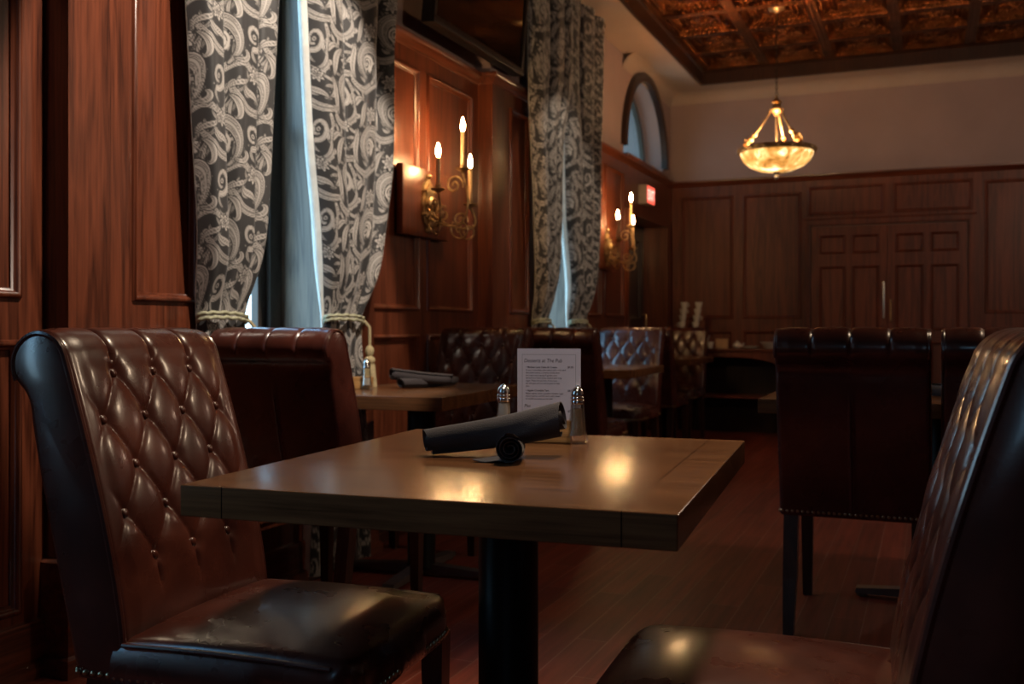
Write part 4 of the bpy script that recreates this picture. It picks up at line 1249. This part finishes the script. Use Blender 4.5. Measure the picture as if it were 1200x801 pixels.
# ------------------------------------------------------------------ sideboard with china
sb = thing('sideboard', 'wooden sideboard with arched kneehole against the end wall, set with white china', 'sideboard', (-1.72, 9.44, 0), 0)
hw = .56
MB().box(-hw - .02, -.22, .775, hw + .02, .24, .80, b=.006).build('top', M['wood_x'], sb, angle=30)
ap = [(-hw, .775), (-hw, .0), (-hw + .07, .0), (-hw + .07, .58)] + [(-.0 + -(hw - .07 - .02) * math.cos(PI * i / 24) * 1.0, .58 + .145 * math.sin(PI * i / 24) ** .7) for i in range(1, 24)] + [(hw - .07, .58), (hw - .07, 0), (hw, 0), (hw, .775)]
MB().prism(ap[::-1], .03, Matrix.Translation((0, -.17, 0)) @ Matrix.Rotation(PI / 2, 4, 'X')).build('arched_front', M['wood_back'], sb, smooth=False)
for s in (-1, 1): MB().box(s * hw - .015, -.17, 0, s * hw + .015, .22, .775).build('side_panel', M['wood_back'], sb, smooth=False)
MB().box(-hw + .016, -.13, .34, hw - .016, .20, .365).build('shelf', M['wood_back'], sb, smooth=False)
MB().box(-hw + .016, .20, 0, hw - .016, .215, .774).build('back_panel', M['wood_dark'], sb, smooth=False)
SBZ = .8005
def cup_mesh(name, r=.036, h=.062):
    m = MB(); m.lathe([(.0, 0), (r * .55, 0), (r * .6, .004), (r * .78, h * .35), (r * .95, h * .8), (r, h), (r * .95, h), (r * .88, h * .8), (r * .7, h * .35), (.0, .008)], 20, caps=False)
    m.tube([(r * .9, 0, h * .78), (r * 1.35, 0, h * .75), (r * 1.45, 0, h * .5), (r * 1.1, 0, h * .28), (r * .76, 0, h * .3)], .0042, 6)
    o = m.build(name, M['white_china'], angle=50); return o
cup = cup_mesh('stacked_cup')
first = True
names = ['lowest', 'second', 'third', 'fourth', 'fifth', 'sixth', 'topmost']
for st, (x, y, n, dx) in enumerate(((-2.20, 9.36, 7, .007), (-2.08, 9.36, 7, .010))):
    for k in range(n):
        o = cup if first else cup.copy()
        if not first: COL.objects.link(o)
        first = False
        o.location = (x + dx * k, y, SBZ + .0622 * k); o.rotation_euler = (0, 0, R(40 + 60 * k + 90 * st))
        tag(o, 'white china cup, %s of the %s leaning stack on the sideboard' % (names[k], 'left' if st == 0 else 'right'), 'cup', 'stacked white cups')
cup2 = None
for k, (x, y, z, lb) in enumerate(((-1.985, 9.33, 0, 'white cup at left of the small pyramid on the sideboard'), (-1.905, 9.33, 0, 'white cup at right of the small pyramid on the sideboard'), (-1.945, 9.33, .0622, 'white cup on top of the small pyramid on the sideboard'))):
    o = cup.copy(); COL.objects.link(o); o.name = 'china_cup'; o.location = (x, y, SBZ + z); o.rotation_euler = (0, 0, k * 1.9)
    tag(o, lb, 'cup', 'pyramid of white cups')
bx = thing('tan_box', 'small tan box between the cup pyramid and white teapot', 'box', (-1.80, 9.36, SBZ), R(8))
MB().box(-.055, -.04, 0, .055, .04, .085, b=.003).build('carton', M['card_box'], bx, angle=30); MB().box(-.0565, -.0415, .070, .0565, .0415, .089, b=.002).build('lid', M['card_box'], bx, angle=30)
tp = thing('teapot', 'small round white pot beside the tan box on the sideboard', 'pot', (-1.655, 9.34, SBZ))
MB().lathe([(0, 0), (.022, 0), (.036, .015), (.04, .03), (.034, .048), (.02, .056), (0, .056)], 20).build('pot_body', M['white_china'], tp, angle=60)
MB().lathe([(.021, .056), (.015, .063), (.006, .066), (.008, .072), (0, .076)], 16).build('lid', M['white_china'], tp, angle=60)
MB().tube([(.034, 0, .022), (.055, 0, .036), (.066, 0, .054)], [.009, .006, .005], 8).build('spout', M['white_china'], tp)
pt = MB()
for k in range(4): pt.lathe([(.0, .002 + k * .009), (.05, .002 + k * .009), (.078, .011 + k * .009), (.075, .012 + k * .009), (.05, .005 + k * .009), (0, .005 + k * .009)], 28, caps=False)
for k in range(4):
    p = MB().lathe([(.0, .0), (.05, .0), (.078, .010), (.075, .0115), (.05, .004), (0, .004)], 28, caps=False).build('saucer', M['white_china'], angle=50)
    p.location = (-1.53, 9.34, SBZ + .0045 * k); tag(p, 'white saucer, %s of the low pile in the middle of the sideboard' % ['lowest', 'second', 'third', 'topmost'][k], 'saucer', 'pile of white saucers')
bw_ = MB().lathe([(0, 0), (.035, 0), (.04, .006), (.07, .04), (.085, .062), (.082, .062), (.066, .042), (.036, .010), (0, .008)], 28, caps=False).build('china_bowl', M['white_china'], angle=60)
bw_.location = (-1.36, 9.32, SBZ); tag(bw_, 'white china bowl at right end of the sideboard', 'bowl')

# ------------------------------------------------------------------ light
def lamp(name, kind, loc, energy, col, **k):
    l = bpy.data.lights.new(name, kind); l.energy = energy; l.color = col
    for a, v in k.items(): setattr(l, a, v)
    o = bpy.data.objects.new(name, l); COL.objects.link(o); o.location = loc
    return o
WARM = (1.0, .56, .25)
for k in range(3):
    a = R(260 + 120 * k)
    lamp('chandelier_light', 'POINT', (CHX + .12 * math.cos(a), CHY + .12 * math.sin(a), zr + .03), 5.0, (1.0, .62, .32), shadow_soft_size=.04)
# a second lamp of the dining room, nearer and out of view on the right
lamp('unseen_room_light', 'POINT', (.85, 3.75, 2.30), 16.0, (1.0, .74, .50), shadow_soft_size=.12)
lamp('unseen_room_light', 'POINT', (1.15, 7.80, 2.30), 9.0, (1.0, .68, .48), shadow_soft_size=.12)  # added lamp, unseen, to brighten the far end of the room
# unseen spots toward the window wall, then ones added for the front table
def spot(name, loc, target, energy, col, size, blend, soft=.04):
    o = lamp(name, 'SPOT', loc, energy, col, shadow_soft_size=soft, spot_size=R(size), spot_blend=blend)
    o.rotation_euler = (Vector(target) - Vector(loc)).to_track_quat('-Z', 'Y').to_euler(); return o
spot('unseen_spot', (-.75, 2.35, 3.36), (-2.3, 2.90, 1.60), 180.0, (1.0, .85, .70), 44.5, .10)
spot('unseen_spot', (-.75, 5.6, 3.36), (-2.3, 6.1, 1.2), 36.0, (1.0, .80, .60), 44, .3)
spot('unseen_spot', (-.50, 2.62, 3.40), (-.90, 1.62, .7), 170.0, (1.0, .78, .54), 46, .6, .17)  # added light for the front table and its left chair
spot('unseen_spot', (-.25, .35, 3.36), (-.78, 2.06, .86), 45.0, (1.0, .86, .76), 11.5, .5)  # added narrow beam that brightens the menu card
# sky seen through the windows; portals guide the sampling
w = bpy.data.worlds.new('overcast_sky'); SC.world = w; w.use_nodes = True
nt = w.node_tree; bg = nt.nodes['Background']
tcw = nt.nodes.new('ShaderNodeTexCoord'); sep = nt.nodes.new('ShaderNodeSeparateXYZ'); nt.links.new(tcw.outputs['Generated'], sep.inputs[0])
rp = ramp(nt, [(.0, (.10, .16, .20)), (.45, (.34, .50, .60)), (.55, (.44, .75, 1.0)), (1.0, (.16, .52, 1.0))])
mr = math_n(nt, 'ADD', math_n(nt, 'MULTIPLY', sep.outputs['Z'], .5), .5)
nt.links.new(mr, rp.inputs[0]); nt.links.new(rp.outputs[0], bg.inputs['Color']); bg.inputs['Strength'].default_value = 3.0
for (a, b) in win:
    o = lamp('window_portal', 'AREA', (XG - .04, (a + b) / 2, 1.88), 1.0, (1, 1, 1), shape='RECTANGLE', size=.80, size_y=2.3)
    o.rotation_euler = (R(90), 0, R(-90)); o.data.cycles.is_portal = True
o = lamp('window_portal', 'AREA', ((FX0 + FX1) / 2, -2.14, (FZ0 + FZ1) / 2), 1.0, (1, 1, 1), shape='RECTANGLE', size=FX1 - FX0, size_y=FZ1 - FZ0)
o.rotation_euler = (R(90), 0, 0); o.data.cycles.is_portal = True

# ------------------------------------------------------------------ camera
cd = bpy.data.cameras.new('camera'); cam = bpy.data.objects.new('camera', cd); COL.objects.link(cam)
cam.location = (0, 0, 1.0); cam.rotation_euler = (R(90), 0, R(22.8))
cd.sensor_width = 36; cd.lens = 35.0; cd.shift_y = -17.5 / 1200
cd.clip_start = .02; cd.clip_end = 100
cd.dof.use_dof = True; cd.dof.focus_distance = 1.95; cd.dof.aperture_fstop = 5.0
SC.camera = cam
SC.view_settings.view_transform = 'Standard'; SC.view_settings.look = 'None'; SC.view_settings.exposure = 1.2; SC.view_settings.gamma = 1.0
SC.view_settings.use_curve_mapping = False
SC.cycles.use_denoising = True
SC.cycles.max_bounces = 8
